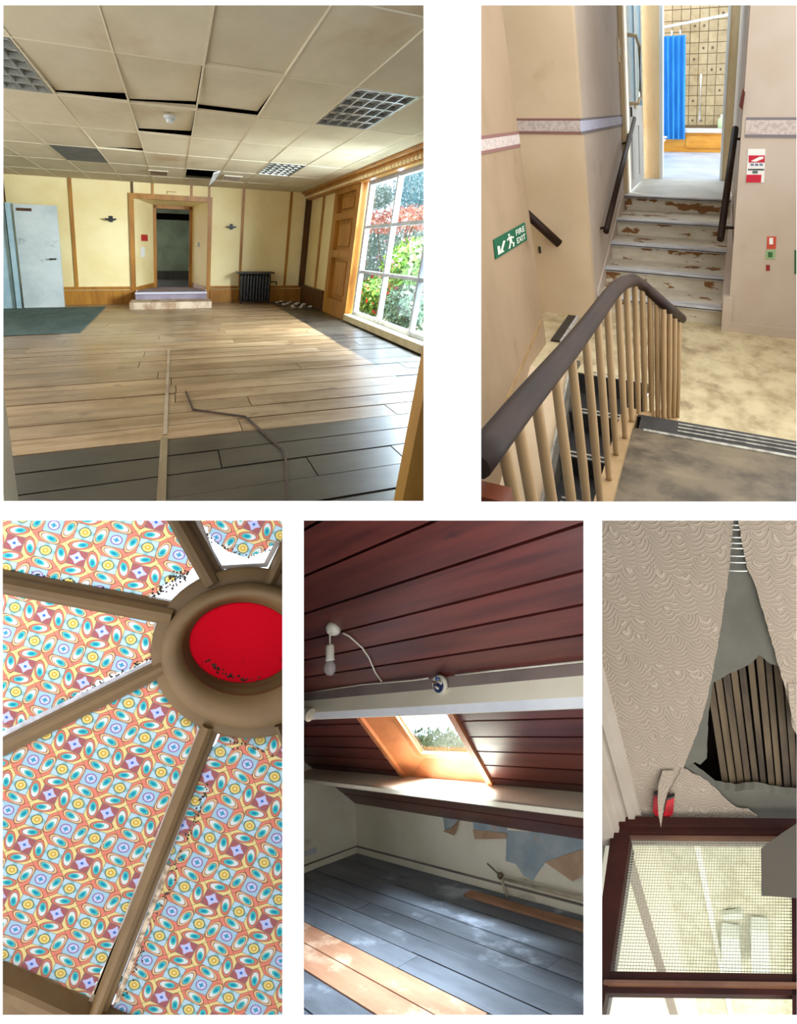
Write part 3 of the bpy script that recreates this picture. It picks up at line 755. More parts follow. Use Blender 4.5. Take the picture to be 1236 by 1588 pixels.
MB(R2).add([(0.15, 7.06, HB + .01), (0.15, 7.06, HB + 0.26), (0.25, 9.9, HT + 0.07), (0.25, 9.9, HT - 0.3), (0.262, 7.06, HB + .01), (0.262, 7.06, HB + 0.26), (0.262, 9.9, HT + 0.07), (0.262, 9.9, HT - 0.3)], [(0, 1, 2, 3), (7, 6, 5, 4), (0, 4, 5, 1), (1, 5, 6, 2), (2, 6, 7, 3), (3, 7, 4, 0)]).build('string_board', pale_wall, us)
MB(R2).prism([(-1.178, 7.06, HB + .01), (-1.178, 7.06, HB + 0.26), (-1.178, 9.9, HT + 0.07), (-1.178, 9.9, HT - 0.3)], (0.02, 0, 0)).build('string_board', pale_wall, us)

# ---- lower stairs
ls = thing('lower_stairs', R2, (-0.75, 4, -3.1), 'dark flight going down behind the balusters with white edged treads', 'stairs')
LT = [4.97, 4.52, 4.02, 3.55, 3.1, 2.65]
for k in range(5):
    h = HB - 0.2 * (k + 1) if k else HB - 0.2
    t1 = LT[k]; t0 = LT[k + 1]; hh = HB - 0.2 * (k + 1)
    MB(R2).box(-1.07, -0.45, t1 - 0.01, t1 + 0.02, hh, hh + 0.2).build('riser', nosing_blk, ls)
    MB(R2).box(-1.07, -0.45, t0 - 0.02, t1, hh - 0.04, hh).build('tread', nosing_blk, ls)
    for d in (0.015, 0.085):
        onebox(R2, (-1.0, -0.46, t1 - 0.012 + d - 0.012, t1 + d, hh + 0.197, hh + 0.204), 'white_line', line_wht, parent=ls)
MB(R2).prism([(-1.12, 5.2, HB + 0.04), (-1.12, 4.97, HB + 0.04), (-1.12, 2.6, -3.05), (-1.12, 2.6, -3.4), (-1.12, 4.8, -2.5), (-1.12, 5.2, -2.3)], (0.05, 0, 0)).build('string_board', mk('grey_string', (104, 98, 84), (78, 72, 62), (3, 3, 3), rough=0.6), ls)
MB(R2).prism([(-1.135, 5.2, HB + 0.045), (-1.135, 4.97, HB + 0.045), (-1.135, 2.6, -3.04), (-1.135, 2.6, -3.10), (-1.135, 4.97, HB - 0.02)], (0.02, 0, 0)).build('string_cap', line_wht, ls)
MB(R2).prism([(WS, 4.97, HB), (WS, 2.6, -3.08), (WS, 2.6, -3.6), (WS, 4.97, -3.6)], (0.36, 0, 0)).build('wall_spandrel', well_wall, label='cream spandrel beside the lower flight', kind='structure')
# strip on the landing edge at the left
MB(R2).box(-1.47, -1.38, 5.75, 6.72, HB, HB + 0.02).build('landing_strip', nosing_blk, label='dark strip along the left edge of the half landing', cat='floor strip')
MB(R2).box(-1.375, -1.35, 5.75, 6.72, HB, HB + 0.025).build('landing_strip', alu, label='bright metal strip along the left edge of the half landing', cat='floor strip')

# ---- banister
ba = thing('banister', R2, (-0.4, 2.5, HA), 'dark wooden handrail on cream round balusters around the stairwell', 'banister')
rp = [R2.on(735, 722, 's', -0.40), R2.on(762, 688, 's', -0.40), R2.on(800, 640, 's', -0.40), R2.on(840, 592, 's', -0.40), R2.on(880, 545, 's', -0.40), R2.on(915, 500, 's', -0.40),
      R2.on(945, 459, 's', -0.39), R2.on(957, 446, 's', -0.38), R2.on(968, 438, 's', -0.37), R2.on(982, 434, 's', -0.36), R2.on(996, 442, 's', -0.335), R2.on(1010, 454, 's', -0.29), R2.on(1030, 472, 's', -0.22), R2.on(1056, 494, 's', -0.14)]
a = 0.034
MB(R2).sweep(rp, [(a * 1.0 * math.cos(2 * math.pi * k / 12), a * 0.95 * math.sin(2 * math.pi * k / 12)) for k in range(12)], smooth=True).build('handrail', rail_wood, ba)
def rail_at(px):
    xs = [None] * len(rp)
    for i in range(len(rp) - 1):
        p0, p1 = R2.P(rp[i]), R2.P(rp[i + 1])
        x0 = CX + F * p0[0] / p0[1]; x1 = CX + F * p1[0] / p1[1]
        if x0 <= px <= x1:
            f = (px - x0) / (x1 - x0); return rp[i] * (1 - f) + rp[i + 1] * f
def baluster(top, bot, r=0.0165):
    top = np.array(top); bot = np.array(bot); P = [top + (bot - top) * f for f in (0, .04, .3, .55, .8, .97, 1.0)]
    MB(R2).tube(P, [r * .95, r * .95, r * 1.05, r * 1.1, r * 1.0, r * .85, r * .85], 10).build('baluster', bal_paint, ba)
for px in (775, 800, 828, 858, 884, 906, 926, 944):        # along the landing edge
    tp = rail_at(px - 0); tp = np.array([-0.40, tp[1], tp[2] - 0.02])
    baluster(tp, (-0.40, tp[1], HA + 0.03))
for px in (958, 971, 984, 996, 1008, 1019, 1029, 1038, 1046, 1053):   # stepping down to the half landing
    tp = rail_at(px)
    f = max(0.0, (tp[1] - 3.1) / 0.95)
    baluster((tp[0], tp[1], tp[2] - 0.02), (tp[0], tp[1], HA + 0.03 - 0.36 * f if tp[1] > 3.1 else HA + 0.03))
MB(R2).prism([(-0.385, 3.15, HA + 0.03), (-0.385, 3.15, HA - 0.2), (-0.16, 4.12, HB), (-0.16, 4.12, HA - 0.31)], (-0.03, 0.01, 0)).build('string_board', bal_paint, ba)
pb = R2.on(748, 735, 's', -0.42)
MB(R2).box(-0.46, -0.36, pb[1] - 0.06, pb[1] + 0.0, HA - 0.3, pb[2] - 0.02).build('newel_post', mk('red_brown_newel', (110, 52, 26), rough=0.4), ba)

# ---- wall handrails
def wall_rail(a, b, r, label, cap=True):
    o = thing('wall_handrail', R2, a, label, 'handrail', 'short handrails fixed to the stairwell walls')
    MB(R2).tube([a, b], r, 10).build('rail', rail_wood, o)
    return o
o = wall_rail((-1.82, 6.55, -0.90), (-1.49, 6.72, -1.27), 0.05, 'short fat brown handrail sloping down on the cream wall')
MB(R2).tube([(-1.55, 6.68, -1.21), (-1.55, 6.8, -1.21)], 0.02, 6).build('bracket', rail_wood, o)
o = wall_rail((-1.10, 7.5, -1.235), (-1.10, 10.9, -0.15), 0.035, 'slim dark handrail left of the upper stairs beside the glazed door')
for f in (0.03, 0.75):
    p = np.array((-1.10, 7.5 + 3.4 * f, -1.235 + 1.085 * f)); MB(R2).tube([p, p + np.array((-0.08, 0, -0.02))], 0.015, 6).build('bracket', rail_wood, o)
o = wall_rail((0.105, 7.2, -1.19), (0.215, 8.8, -0.22), 0.036, 'thick dark handrail right of the upper stairs')
for f in (0.1, 0.9):
    p = np.array((0.105 + 0.11 * f, 7.2 + 1.6 * f, -1.19 + 0.97 * f)); MB(R2).tube([p, (0.27, p[1], p[2])], 0.015, 6).build('bracket', rail_wood, o)

# ---- text helper
def text_faces(txt, size=1.0, bold=0.0):
    cu = bpy.data.curves.new('t', 'FONT'); cu.body = txt; cu.size = size; cu.resolution_u = 2; cu.offset = bold
    ob = bpy.data.objects.new('t', cu); COL.objects.link(ob)
    dg = bpy.context.evaluated_depsgraph_get(); me = ob.evaluated_get(dg).to_mesh()
    v = np.array([p.co[:] for p in me.vertices]); f = [tuple(p.vertices) for p in me.polygons]
    ob.evaluated_get(dg).to_mesh_clear(); bpy.data.objects.remove(ob); bpy.data.curves.remove(cu)
    return v, f
def put_text(mb, txt, x0, x1, y0, y1, place, bold=0.0):
    v, f = text_faces(txt, 1.0, bold); mn = v.min(0); mx = v.max(0)
    q = [place(x0 + (p[0] - mn[0]) / (mx[0] - mn[0]) * (x1 - x0), y0 + (p[1] - mn[1]) / (mx[1] - mn[1]) * (y1 - y0)) for p in v]
    mb.add(q, f); return mb

# ---- fire exit sign on the near left wall
sign_green = mk('safety_green', (18, 96, 66), rough=0.5)
sign_white = mk('sign_white', (226, 232, 214), rough=0.5)
c0 = R2.on(766, 372, 's', WS + 0.01); c1 = R2.on(814, 345, 's', WS + 0.01); c2 = R2.on(818, 372, 's', WS + 0.01); c3 = R2.on(769, 402, 's', WS + 0.01)
def on_sign(x, y, lift=0.0):
    p = (c3 * (1 - x) + c2 * x) * (1 - y) + (c0 * (1 - x) + c1 * x) * y
    return p + np.array([lift, 0, 0])
fe = thing('fire_exit_sign', R2, on_sign(0.5, 0), 'green fire exit sign with running figure on the near left wall', 'sign')
MB(R2).prism([on_sign(0, 0), on_sign(1, 0), on_sign(1, 1), on_sign(0, 1)], (-0.008, 0, 0)).build('panel', sign_green, fe)
lt_ = MB(R2)
put_text(lt_, 'FIRE', 0.64, 0.94, 0.58, 0.88, lambda x, y: on_sign(x, y, 0.004), 0.02)
put_text(lt_, 'EXIT', 0.64, 0.94, 0.14, 0.44, lambda x, y: on_sign(x, y, 0.004), 0.02)
lt_.build('lettering', sign_white, fe, recalc=False)
ar = MB(R2); ln = lambda pts: ar.add([on_sign(x, y, 0.004) for x, y in pts], [tuple(range(len(pts)))])
ln([(0.06, 0.15), (0.24, 0.15), (0.20, 0.27), (0.13, 0.27), (0.13, 0.55), (0.06, 0.62)]); ln([(0.12, 0.24), (0.24, 0.72), (0.30, 0.66), (0.18, 0.20)])
ar.build('arrow', sign_white, fe, recalc=False)
mn_ = MB(R2); ln2 = lambda pts: mn_.add([on_sign(x, y, 0.004) for x, y in pts], [tuple(range(len(pts)))])
ln2([(0.42 + 0.03 * math.cos(k), 0.84 + 0.07 * math.sin(k)) for k in np.linspace(0, 5.6, 9)])
ln2([(0.40, 0.74), (0.48, 0.74), (0.50, 0.42), (0.42, 0.42)]); ln2([(0.34, 0.66), (0.40, 0.74), (0.42, 0.68), (0.36, 0.56)]); ln2([(0.48, 0.72), (0.57, 0.60), (0.55, 0.54), (0.47, 0.64)])
ln2([(0.42, 0.44), (0.36, 0.14), (0.41, 0.12), (0.47, 0.42)]); ln2([(0.46, 0.44), (0.56, 0.30), (0.54, 0.10), (0.50, 0.10), (0.51, 0.28), (0.44, 0.40)])
mn_.build('running_figure', sign_white, fe, recalc=False)
MB(R2).box(-1.74, -1.72, 6.77, 6.8, -1.40, -1.33).build('cable_clip', black_iron, label='tiny dark cable clip low on the cream wall corner', cat='clip')

# ---- notices on the right wall
def on_wr(px, py, lift=0.0):
    p = R2.on(px, py, 't', 6.9 - lift); return p
def notice(name, quad, m, parent=None, lift=0.006, **k):
    pts = [on_wr(x, y, lift) for x, y in quad]
    return MB(R2).prism(pts, (0, lift * 0.8, 0)).build(name, m, parent, **k)
nb = thing('fire_action_notice', R2, on_wr(1172, 282), 'white and red fire action notice on the pale right wall', 'notice')
notice('board', [(1160, 231), (1187, 231), (1185, 283), (1157, 283)], paper, nb, 0.006)
notice('red_band', [(1161, 241), (1186, 241), (1186, 252), (1161, 252)], mk('crimson_print', (196, 34, 58), rough=0.5), nb, 0.010)
notice('red_footer', [(1158, 271), (1181, 271), (1180, 283), (1157, 283)], mk('crimson_print', (196, 34, 58)), nb, 0.010)
notice('black_bar', [(1160, 262), (1185, 262), (1185, 264), (1160, 264)], nosing_blk, nb, 0.010)
notice('green_box', [(1167, 265), (1175, 265), (1175, 269), (1167, 269)], mk('grey_green_print', (84, 106, 96)), nb, 0.010)
sw = MB(R2)
for k in range(3):
    pts = [on_wr(1164 + 7 * k + dx, 257 + dy, 0.010) for dx, dy in ((0, -3), (5, -3), (5, 0), (0, 0))]; sw.add(pts, [(0, 1, 2, 3)])
sw.build('print_line', mk('blue_grey_print', (110, 120, 150)), nb, recalc=False)
MB(R2).add([on_wr(x, y, 0.012) for x, y in ((1164, 250), (1178, 243), (1184, 243), (1184, 246), (1172, 251))], [(0, 1, 2, 3, 4)]).build('white_swoosh', paper, nb, recalc=False)
n1 = thing('extinguisher_sign', R2, on_wr(1196, 387), 'small red square sign on the pale right wall', 'sign')
notice('panel', [(1190, 367), (1204, 367), (1203, 386), (1189, 386)], mk('orange_red_print', (196, 78, 54)), n1)
notice('symbol', [(1193, 369), (1199, 369), (1199, 379), (1193, 379)], paper, n1, 0.010)
n2 = thing('safety_sign', R2, on_wr(1196, 402), 'small pale green sign under the red square sign', 'sign')
notice('panel', [(1188, 388), (1203, 388), (1202, 402), (1187, 402)], mk('pale_green_print', (150, 176, 128)), n2)
notice('symbol', [(1191, 391), (1198, 391), (1198, 399), (1191, 399)], mk('dark_green_print', (58, 100, 58)), n2, 0.010)
notice('call_point_label', [(1188, 411), (1194, 411), (1194, 420), (1188, 420)], mk('dark_red_print', (140, 40, 30)), label='tiny dark red label below the two small wall signs', cat='label')
notice('edge_notice', [(1232, 388), (1240, 388), (1240, 425), (1232, 425)], mk('dark_green_print', (58, 100, 58)), label='dark green notice cut off at the right edge of the stairwell wall', cat='notice')
# latch on the right jamb
lc = thing('wall_latch', R2, (0.225, 6.87, 0.0), 'rusty broken latch on the corner above the right handrail', 'latch')
rust = mk('rusty_latch', (86, 34, 22), rough=0.6)
MB(R2).box(0.195, 0.215, 6.84, 6.95, 0.0, 0.07).build('plate', rust, lc)
MB(R2).prism([(0.185, 6.83, 0.0), (0.215, 6.83, -0.03), (0.225, 6.83, 0.10), (0.205, 6.83, 0.13)], (0, 0.04, 0)).build('hook', rust, lc)
sp_ = thing('light_switch', R2, (-1.17, 10.0, 0.55), 'narrow cream switch plate beside the glazed door post', 'switch')
MB(R2).box(-1.18, -1.165, 9.9, 10.08, 0.5, 0.75).build('plate', frame_cream, sp_)
MB(R2).box(-1.165, -1.155, 9.96, 10.02, 0.58, 0.66).build('rocker', white_paint, sp_)

# ---- glazed door folded back at the top, and door frames
gd = thing('glazed_door', R2, (-1.13, 11.3, HT), 'white door with pale blue glass panels folded back at the stair top', 'door')
pane_blue = mk('pale_blue_pane', (140, 206, 238), (120, 190, 228), (2, 2, 2), rough=0.2, spec=0.6)
dt0, dt1 = 10.35, 12.45
MB(R2).box(-1.16, -1.11, dt0, dt1, HT + 0.02, -0.12).build('lower_leaf', white_paint, gd)
for a_, b_ in ((dt0, dt0 + 0.12), (dt0 + 1.0, dt0 + 1.14), (dt1 - 0.12, dt1)):
    onebox(R2, (-1.16, -1.11, a_, b_, -0.12, 1.9), 'stile', white_paint, parent=gd)
for a_, b_ in ((dt0 + 0.12, dt0 + 1.0), (dt0 + 1.14, dt1 - 0.12)):
    onebox(R2, (-1.145, -1.13, a_, b_, 0.02, 1.9), 'glass_panel', pane_blue, parent=gd)
    onebox(R2, (-1.16, -1.11, a_, b_, -0.12, 0.02), 'rail', white_paint, parent=gd)
    onebox(R2, (-1.11, -1.095, a_ + 0.1, b_ - 0.1, -0.95, -0.25), 'lower_panel', white_paint, parent=gd)
MB(R2).tube([(-1.11, 10.45, 0.82), (-1.02, 10.6, 0.82), (-1.0, 10.85, 0.72), (-1.0, 10.85, 0.12), (-1.02, 10.7, 0.04), (-1.11, 10.45, 0.04)], 0.022, 8).build('pull_handle', frame_cream, gd)
onebox(R2, (-1.11, -1.09, 11.1, 11.35, -0.02, 0.05), 'lock_plate', frame_cream, parent=gd)
onebox(R2, (-1.11, -1.09, 10.55, 10.65, -0.12, 0.0), 'keyhole_plate', black_iron, parent=gd)
df = thing('door_2', R2, (-0.35, TD, HT), 'cream wooden door frame of the bathroom at the stair top', kind='structure')
MB(R2).box(-1.2, -1.13, 10.1, 10.3, HT, 1.9).build('outer_post', frame_cream, df)
MB(R2).box(-1.12, -0.84, TD, TD + 0.25, HT, 2.0).build('post', frame_cream, df)
MB(R2).box(-0.86, -0.81, TD - 0.03, TD + 0.3, HT, 2.0).build('bead', white_paint, df)
MB(R2).box(0.14, 0.30, TD, TD + 0.25, HT, 2.0).build('post', frame_cream, df)
MB(R2).box(0.11, 0.145, TD - 0.03, TD + 0.3, HT, 2.0).build('bead', white_paint, df)
MB(R2).box(0.235, 0.27, 7.05, 7.25, HT + 0.1, 2.0).build('near_post', frame_cream, df)

# ---- bathroom
bf = mk('bathroom_vinyl', (176, 190, 206), (150, 168, 188), (1.5, 0.8, 1), rough=0.35)
MB(R2).box(-3.2, 1.6, TD, 23.0, HT - 0.1, HT).build('floor_bathroom', bf, label='pale blue vinyl floor of the bathroom', kind='structure')
tw = thing('wall_tiled', R2, (-0.5, 22.6, HT), 'bathroom wall of beige square tiles with dark motifs', kind='structure')
MB(R2).box(-3.2, 1.6, 22.6, 22.8, HT, 3.2).build('grout', mk('brown_grout', (136, 116, 88), rough=0.8), tw)
tile_a = mk('beige_wall_tile', (176, 160, 126), (160, 142, 108), (5, 5, 5), rough=0.3, jitter=0.06)
motif = mk('tile_motif', (96, 78, 64), rough=0.4)
for i in range(-8, 4):
    for j in range(0, 13):
        s0 = -0.5 + 0.232 * i; h0 = -0.48 + 0.25 * j
        tl_ = MB(R2).box(s0 + 0.008, s0 + 0.224, 22.57, 22.6, h0 + 0.008, h0 + 0.242).build('tile', tile_a, tw)
        if tl_ and ((i * 5 + j * 7) % 9 in (0, 4) or (i + 2 * j) % 11 == 0):
            MB(R2).box(s0 + 0.092, s0 + 0.142, 22.562, 22.57, h0 + 0.095, h0 + 0.15).build('motif', motif, tl_)
bt = thing('bathtub', R2, (-0.4, 21.6, HT), 'white bathtub with orange wood side panel under the tiled wall', 'bathtub')
pine = mk('varnished_pine', (220, 160, 66), (204, 140, 50), (2, 2, 8), rough=0.35)
MB(R2).box(-2.4, 0.75, 20.8, 20.9, HT, -0.62).build('side_panel', pine, bt)
MB(R2).box(-0.72, 0.62, 20.76, 20.8, HT + 0.1, -0.70).build('raised_panel', pine, bt, bevel=0.01)
MB(R2).box(-2.4, 0.75, 20.7, 21.0, -0.62, -0.53).build('rim', white_paint, bt)
MB(R2).box(-2.4, 0.75, 21.0, 22.55, -0.72, -0.55).build('tub', white_paint, bt)
cu = thing('shower_curtain', R2, (-1.15, 20.6, -0.9), 'bright blue shower curtain hanging at the left of the bath', 'curtain')
b = MB(R2); pts = []
N_ = 28
for k in range(N_ + 1):
    s = -1.55 + 0.78 * k / N_; pts.append((s, 20.55 + 0.10 * math.sin(k * 1.35)))
for h in (-0.78, 1.55): b.v.extend([(s + (0.03 if h < 0 else 0), t, h) for s, t in pts])
for k in range(N_): b.f.append((k, k + 1, N_ + 2 + k, N_ + 1 + k)); b.smooth.append(True)
b.build('cloth', bath_blue, cu, recalc=False)
for k in range(4):
    s = -1.5 + 0.2 * k; MB(R2).tube([(s, 20.55, 1.55), (s, 20.55, 1.66)], 0.02, 6).build('ring', white_paint, cu)
MB(R2).tube([(-1.7, 20.55, 1.68), (0.5, 21.6, 2.05)], 0.028, 8).build('curtain_rail', white_paint, label='white shower curtain rail above the bath', cat='curtain rail')
MB(R2).tube([(-0.42, 22.5, -0.35), (-0.42, 22.42, -0.30), (-0.42, 22.42, 0.72), (-0.42, 22.5, 0.78)], 0.028, 8).build('grab_rail', white_paint, label='white vertical grab rail on the bathroom tiles', cat='grab rail')
tb = thing('shampoo_bottle', R2, (0.18, 22.3, -0.55), 'pale green bottle on the far bath edge', 'bottle')
MB(R2).tube([(0.18, 22.3, -0.545), (0.18, 22.3, -0.32), (0.18, 22.3, -0.26)], [0.11, 0.11, 0.04], 10).build('body', mk('pale_green_plastic', (196, 220, 176), rough=0.4), tb)
MB(R2).tube([(0.18, 22.3, -0.26), (0.18, 22.3, -0.2)], 0.045, 8).build('cap', white_paint, tb)
tp_ = thing('bath_tap', R2, (0.42, 22.2, -0.55), 'chrome bath tap at the right end of the bath', 'tap')
MB(R2).tube([(0.42, 22.3, -0.545), (0.42, 22.3, -0.2), (0.42, 22.0, -0.15)], 0.05, 8).build('spout', alu, tp_)
MB(R2).tube([(0.50, 22.3, -0.15), (0.50, 22.3, 0.0)], [0.06, 0.04], 8).build('knob', white_paint, tp_)
to = thing('toilet', R2, (-1.45, 18.6, HT), 'edge of a cream toilet bowl at the left of the bathroom', 'toilet')
MB(R2).tube([(-1.42, 18.6, HT), (-1.42, 18.6, HT + 0.2), (-1.40, 18.6, HT + 0.42)], [0.14, 0.15, 0.30], 14).build('bowl', mk('cream_ceramic', (232, 226, 206), rough=0.2), to)
MB(R2).tube([(-1.40, 18.6, HT + 0.42), (-1.40, 18.6, HT + 0.46)], 0.31, 14).build('seat', mk('cream_ceramic', (232, 226, 206)), to)

# ================================================================ ROOM 3: the glazed ceiling light
R3 = Room(np.array([1., 0, 0]), np.array([0, 1., 0]), np.array([0, 0, 1.]), extent=(-300, 793, 453, 1800))
TP = 2.42
rib_mat = mk('brown_painted_timber', (104, 80, 48), (88, 66, 38), (3, 3, 3), rough=0.55, spec=0.3, jitter=0.05)
rib_edge = mk('bleached_timber_edge', (176, 164, 156), (140, 126, 112), (6, 6, 6), rough=0.6)
grit = mk('dark_grit', (52, 42, 34), (92, 78, 62), (40, 40, 40), rough=0.9)

def film_material(name, gain):
    m = bpy.data.materials.new(name); t = NT(m)
    p, q, _ = t.sep(t.attr('pat'))
    M = t.math
    wob = t.noise(t.vmul(t.attr('pat'), (6, 6, 1)), 1.0, 2.0)
    def fold(a):
        a = M('MULTIPLY_ADD', wob, 0.012, a)
        return M('SUBTRACT', a, M('ROUND', a))
    x, y = fold(p), fold(q)
    ax, ay = M('ABSOLUTE', x), M('ABSOLUTE', y)
    star = M('GREATER_THAN', M('ADD', ax, ay), 0.5)
    def sel(a): return M('ADD', M('MULTIPLY', star, M('SUBTRACT', 0.5, a)), M('MULTIPLY', M('SUBTRACT', 1.0, star), a))
    X, Y = sel(ax), sel(ay)
    A, B = M('MAXIMUM', X, Y), M('MINIMUM', X, Y)
    big = M('MAXIMUM', ax, ay); small = M('MINIMUM', ax, ay)
    fx = M('SUBTRACT', 0.5, big); fr = M('MAXIMUM', fx, small); fd = M('SQRT', M('ADD', M('MULTIPLY', fx, fx), M('MULTIPLY', small, small)))
    # twist gives the paisley its bent tail
    sg = M('SIGN', M('MULTIPLY', M('MULTIPLY', x, y), M('SUBTRACT', ax, ay)))
    Bs = M('MULTIPLY', B, sg)
    a2 = M('SUBTRACT', A, M('ADD', 0.252, M('MULTIPLY', Bs, -0.22)))
    e = M('ADD', M('POWER', M('DIVIDE', M('ABSOLUTE', a2), 0.088), 2.0), M('POWER', M('DIVIDE', M('ABSOLUTE', M('SUBTRACT', Bs, 0.01)), 0.17), 2.0))
    e2 = M('ADD', M('POWER', M('DIVIDE', M('ABSOLUTE', a2), 0.09), 2.0), M('POWER', M('DIVIDE', M('ABSOLUTE', M('SUBTRACT', Bs, -0.03)), 0.15), 2.0))
    below = lambda v, a, w=0.012: t.smooth(v, a - w, a + w, 1, 0)
    band = lambda v, a, b, w=0.006: M('MULTIPLY', t.smooth(v, a - w, a + w), t.smooth(v, b - w, b + w, 1, 0))
    L = lin
    col = t.mix(star, L((242, 140, 116)), L((250, 220, 146)))
    edge = band(M('ADD', ax, ay), 0.492, 0.508, 0.006)
    edge = M('MAXIMUM', edge, M('MULTIPLY', band(M('ABSOLUTE', M('SUBTRACT', ax, ay)), -0.01, 0.007), M('GREATER_THAN', A, 0.14)))
    col = t.mix(M('MULTIPLY', edge, 0.75), col, L((128, 110, 84)))
    ring2 = t.mix(star, L((250, 206, 150)), L((238, 140, 112)))
    col = t.mix(below(e, 1.18, 0.1), col, L((132, 84, 74)))
    col = t.mix(below(e, 0.98, 0.12), col, ring2)
    col = t.mix(below(e, 0.64, 0.1), col, L((150, 100, 96)))
    col = t.mix(below(e, 0.48, 0.09), col, L((236, 236, 226)))
    col = t.mix(below(e2, 0.30, 0.07), col, L((88, 196, 186)))
    col = t.mix(below(e2, 0.10, 0.05), col, L((44, 152, 176)))
    # square tile round each centre
    sq = below(A, 0.142, 0.005)
    r = M('SQRT', M('ADD', M('MULTIPLY', X, X), M('MULTIPLY', Y, Y)))
    tc = t.mix(below(r, 0.096, 0.006), L((176, 208, 220)), L((150, 112, 168)))
    tc = t.mix(below(r, 0.076, 0.006), tc, L((214, 214, 240)))
    tc = t.mix(M('MULTIPLY', below(r, 0.05, 0.006), below(M('MULTIPLY', X, Y), 0.0004, 0.0002)), tc, L((70, 160, 190)))
    st = M('ADD', M('MULTIPLY', A, 0.55), M('MULTIPLY', B, 0.75))
    ts = t.mix(below(st, 0.068, 0.006), L((176, 104, 104)), L((206, 206, 240)))
    ts = t.mix(below(r, 0.026, 0.006), ts, L((70, 120, 200)))
    inner = t.mix(star, tc, ts)
    out_l = band(A, 0.139, 0.151, 0.004)
    col = t.mix(sq, col, inner)
    col = t.mix(M('MULTIPLY', out_l, 0.7), col, L((120, 110, 120)))
    # flower squares on the cell edges
    fc = t.mix(below(M('MULTIPLY', fx, small), 0.0042, 0.001), L((196, 222, 232)), L((150, 196, 198)))
    fc = t.mix(below(fd, 0.098, 0.006), fc, L((104, 104, 74)))
    fc = t.mix(below(fd, 0.082, 0.006), fc, L((240, 220, 140)))
    fc = t.mix(below(fd, 0.05, 0.008), fc, L((230, 178, 70)))
    fc = t.mix(below(fd, 0.02, 0.005), fc, L((250, 232, 180)))
    fs = below(fr, 0.146, 0.005)
    col = t.mix(fs, col, fc)
    col = t.mix(M('MULTIPLY', band(fr, 0.143, 0.154, 0.004), 0.8), col, L((110, 124, 116)))
    dirt = t.noise(t.vmul(t.attr(), (9, 1, 9)), 1.0, 5.0, 0.7)
    col = t.mix(t.smooth(dirt, 0.62, 0.78, 0, 0.5), col, L((150, 128, 100)))
    col = t.mix(1.0, col, (gain, gain, gain, 1), 'MULTIPLY')
    tr = t.n.new('ShaderNodeBsdfTranslucent'); t.l.new(col, tr.inputs[0])
    df = t.n.new('ShaderNodeBsdfDiffuse'); t.l.new(t.mix(1.0, col, (0.35, 0.35, 0.35, 1), 'MULTIPLY'), df.inputs[0])
    ad = t.n.new('ShaderNodeAddShader'); t.l.new(tr.outputs[0], ad.inputs[0]); t.l.new(df.outputs[0], ad.inputs[1])
    t.l.new(ad.outputs[0], t.out.inputs[0])
    return m
film = film_material('patterned_window_film', 0.55)
clear_glass = glass_material('clear_dirty_glass', (0.9, 0.93, 0.97), 0.03)

def pat_map(c0, a, b):
    """lattice of the printed film: a circle motif at c0, repeats a and b (pixels of the photograph), as plane coordinates"""
    k = TP / F
    m = np.array([[a[0] * k, b[0] * k], [-a[1] * k, -b[1] * k]]); mi = np.linalg.inv(m)
    o = np.array([(c0[0] - CX) * k, (CY - c0[1]) * k])
    def f(p):
        q = mi @ (np.array([p[0], p[2]]) - o); return (q[0], q[1], 0.0)
    return f
def jag(poly, amp, n=9, keep=()):
    out = []
    for i in range(len(poly)):
        a = np.array(poly[i], float); b = np.array(poly[(i + 1) % len(poly)], float)
        d = b - a; L_ = np.linalg.norm(d); nn = max(1, int(L_ / n)); nrm = np.array([-d[1], d[0]]) / L_
        for k in range(nn):
            p = a + d * k / nn
            if k and i not in keep: p = p + nrm * random.uniform(-amp, amp)
            out.append(tuple(p))
    return out
def P3(px, py, t): return R3.on(px, py, 't', t)

dome = thing('glazed_ceiling', R3, P3(220, 1190, TP), 'brown timber ceiling light with paisley film panes and a red centre', 'ceiling light')
PANES = [
    # glass outline, film outline, jagged edges kept straight, lattice
    ([(-20, 780), (258, 780), (322, 900), (255, 950), (-20, 905)], [(-20, 780), (262, 780), (305, 872), (292, 888), (256, 905), (243, 920), (228, 926), (130, 908), (60, 895), (-20, 884)], (84, 815), (97, 23), (-26, 78)),
    ([(285, 780), (460, 780), (440, 880), (330, 884)], [(300, 800), (312, 812), (330, 835), (352, 855), (386, 864), (412, 854), (440, 836), (460, 825), (460, 780), (296, 780)], (336, 834), (82, 34), (-34, 74)),
    ([(-20, 910), (262, 962), (250, 1045), (-20, 1170)], [(-20, 912), (236, 962), (243, 968), (240, 990), (242, 1018), (210, 1034), (165, 1050), (130, 1070), (100, 1092), (60, 1118), (-20, 1150)], (99, 1007), (90, 25), (-29, 79)),
    ([(-20, 1160), (250, 1045), (330, 1130), (165, 1560), (-20, 1490)], [(-20, 1162), (250, 1048), (298, 1108), (322, 1122), (300, 1165), (270, 1245), (228, 1360), (196, 1440), (160, 1500), (140, 1548), (108, 1534), (60, 1512), (-20, 1478)], (52, 1179), (89.3, 29.1), (-39, 78)),
    ([(330, 1120), (470, 1110), (470, 1600), (150, 1600)], [(345, 1128), (400, 1128), (470, 1118), (470, 1600), (166, 1600), (180, 1540), (213, 1452), (248, 1360), (281, 1275), (311, 1200)], (306, 1338), (84.5, 38.5), (-39, 76)),
]
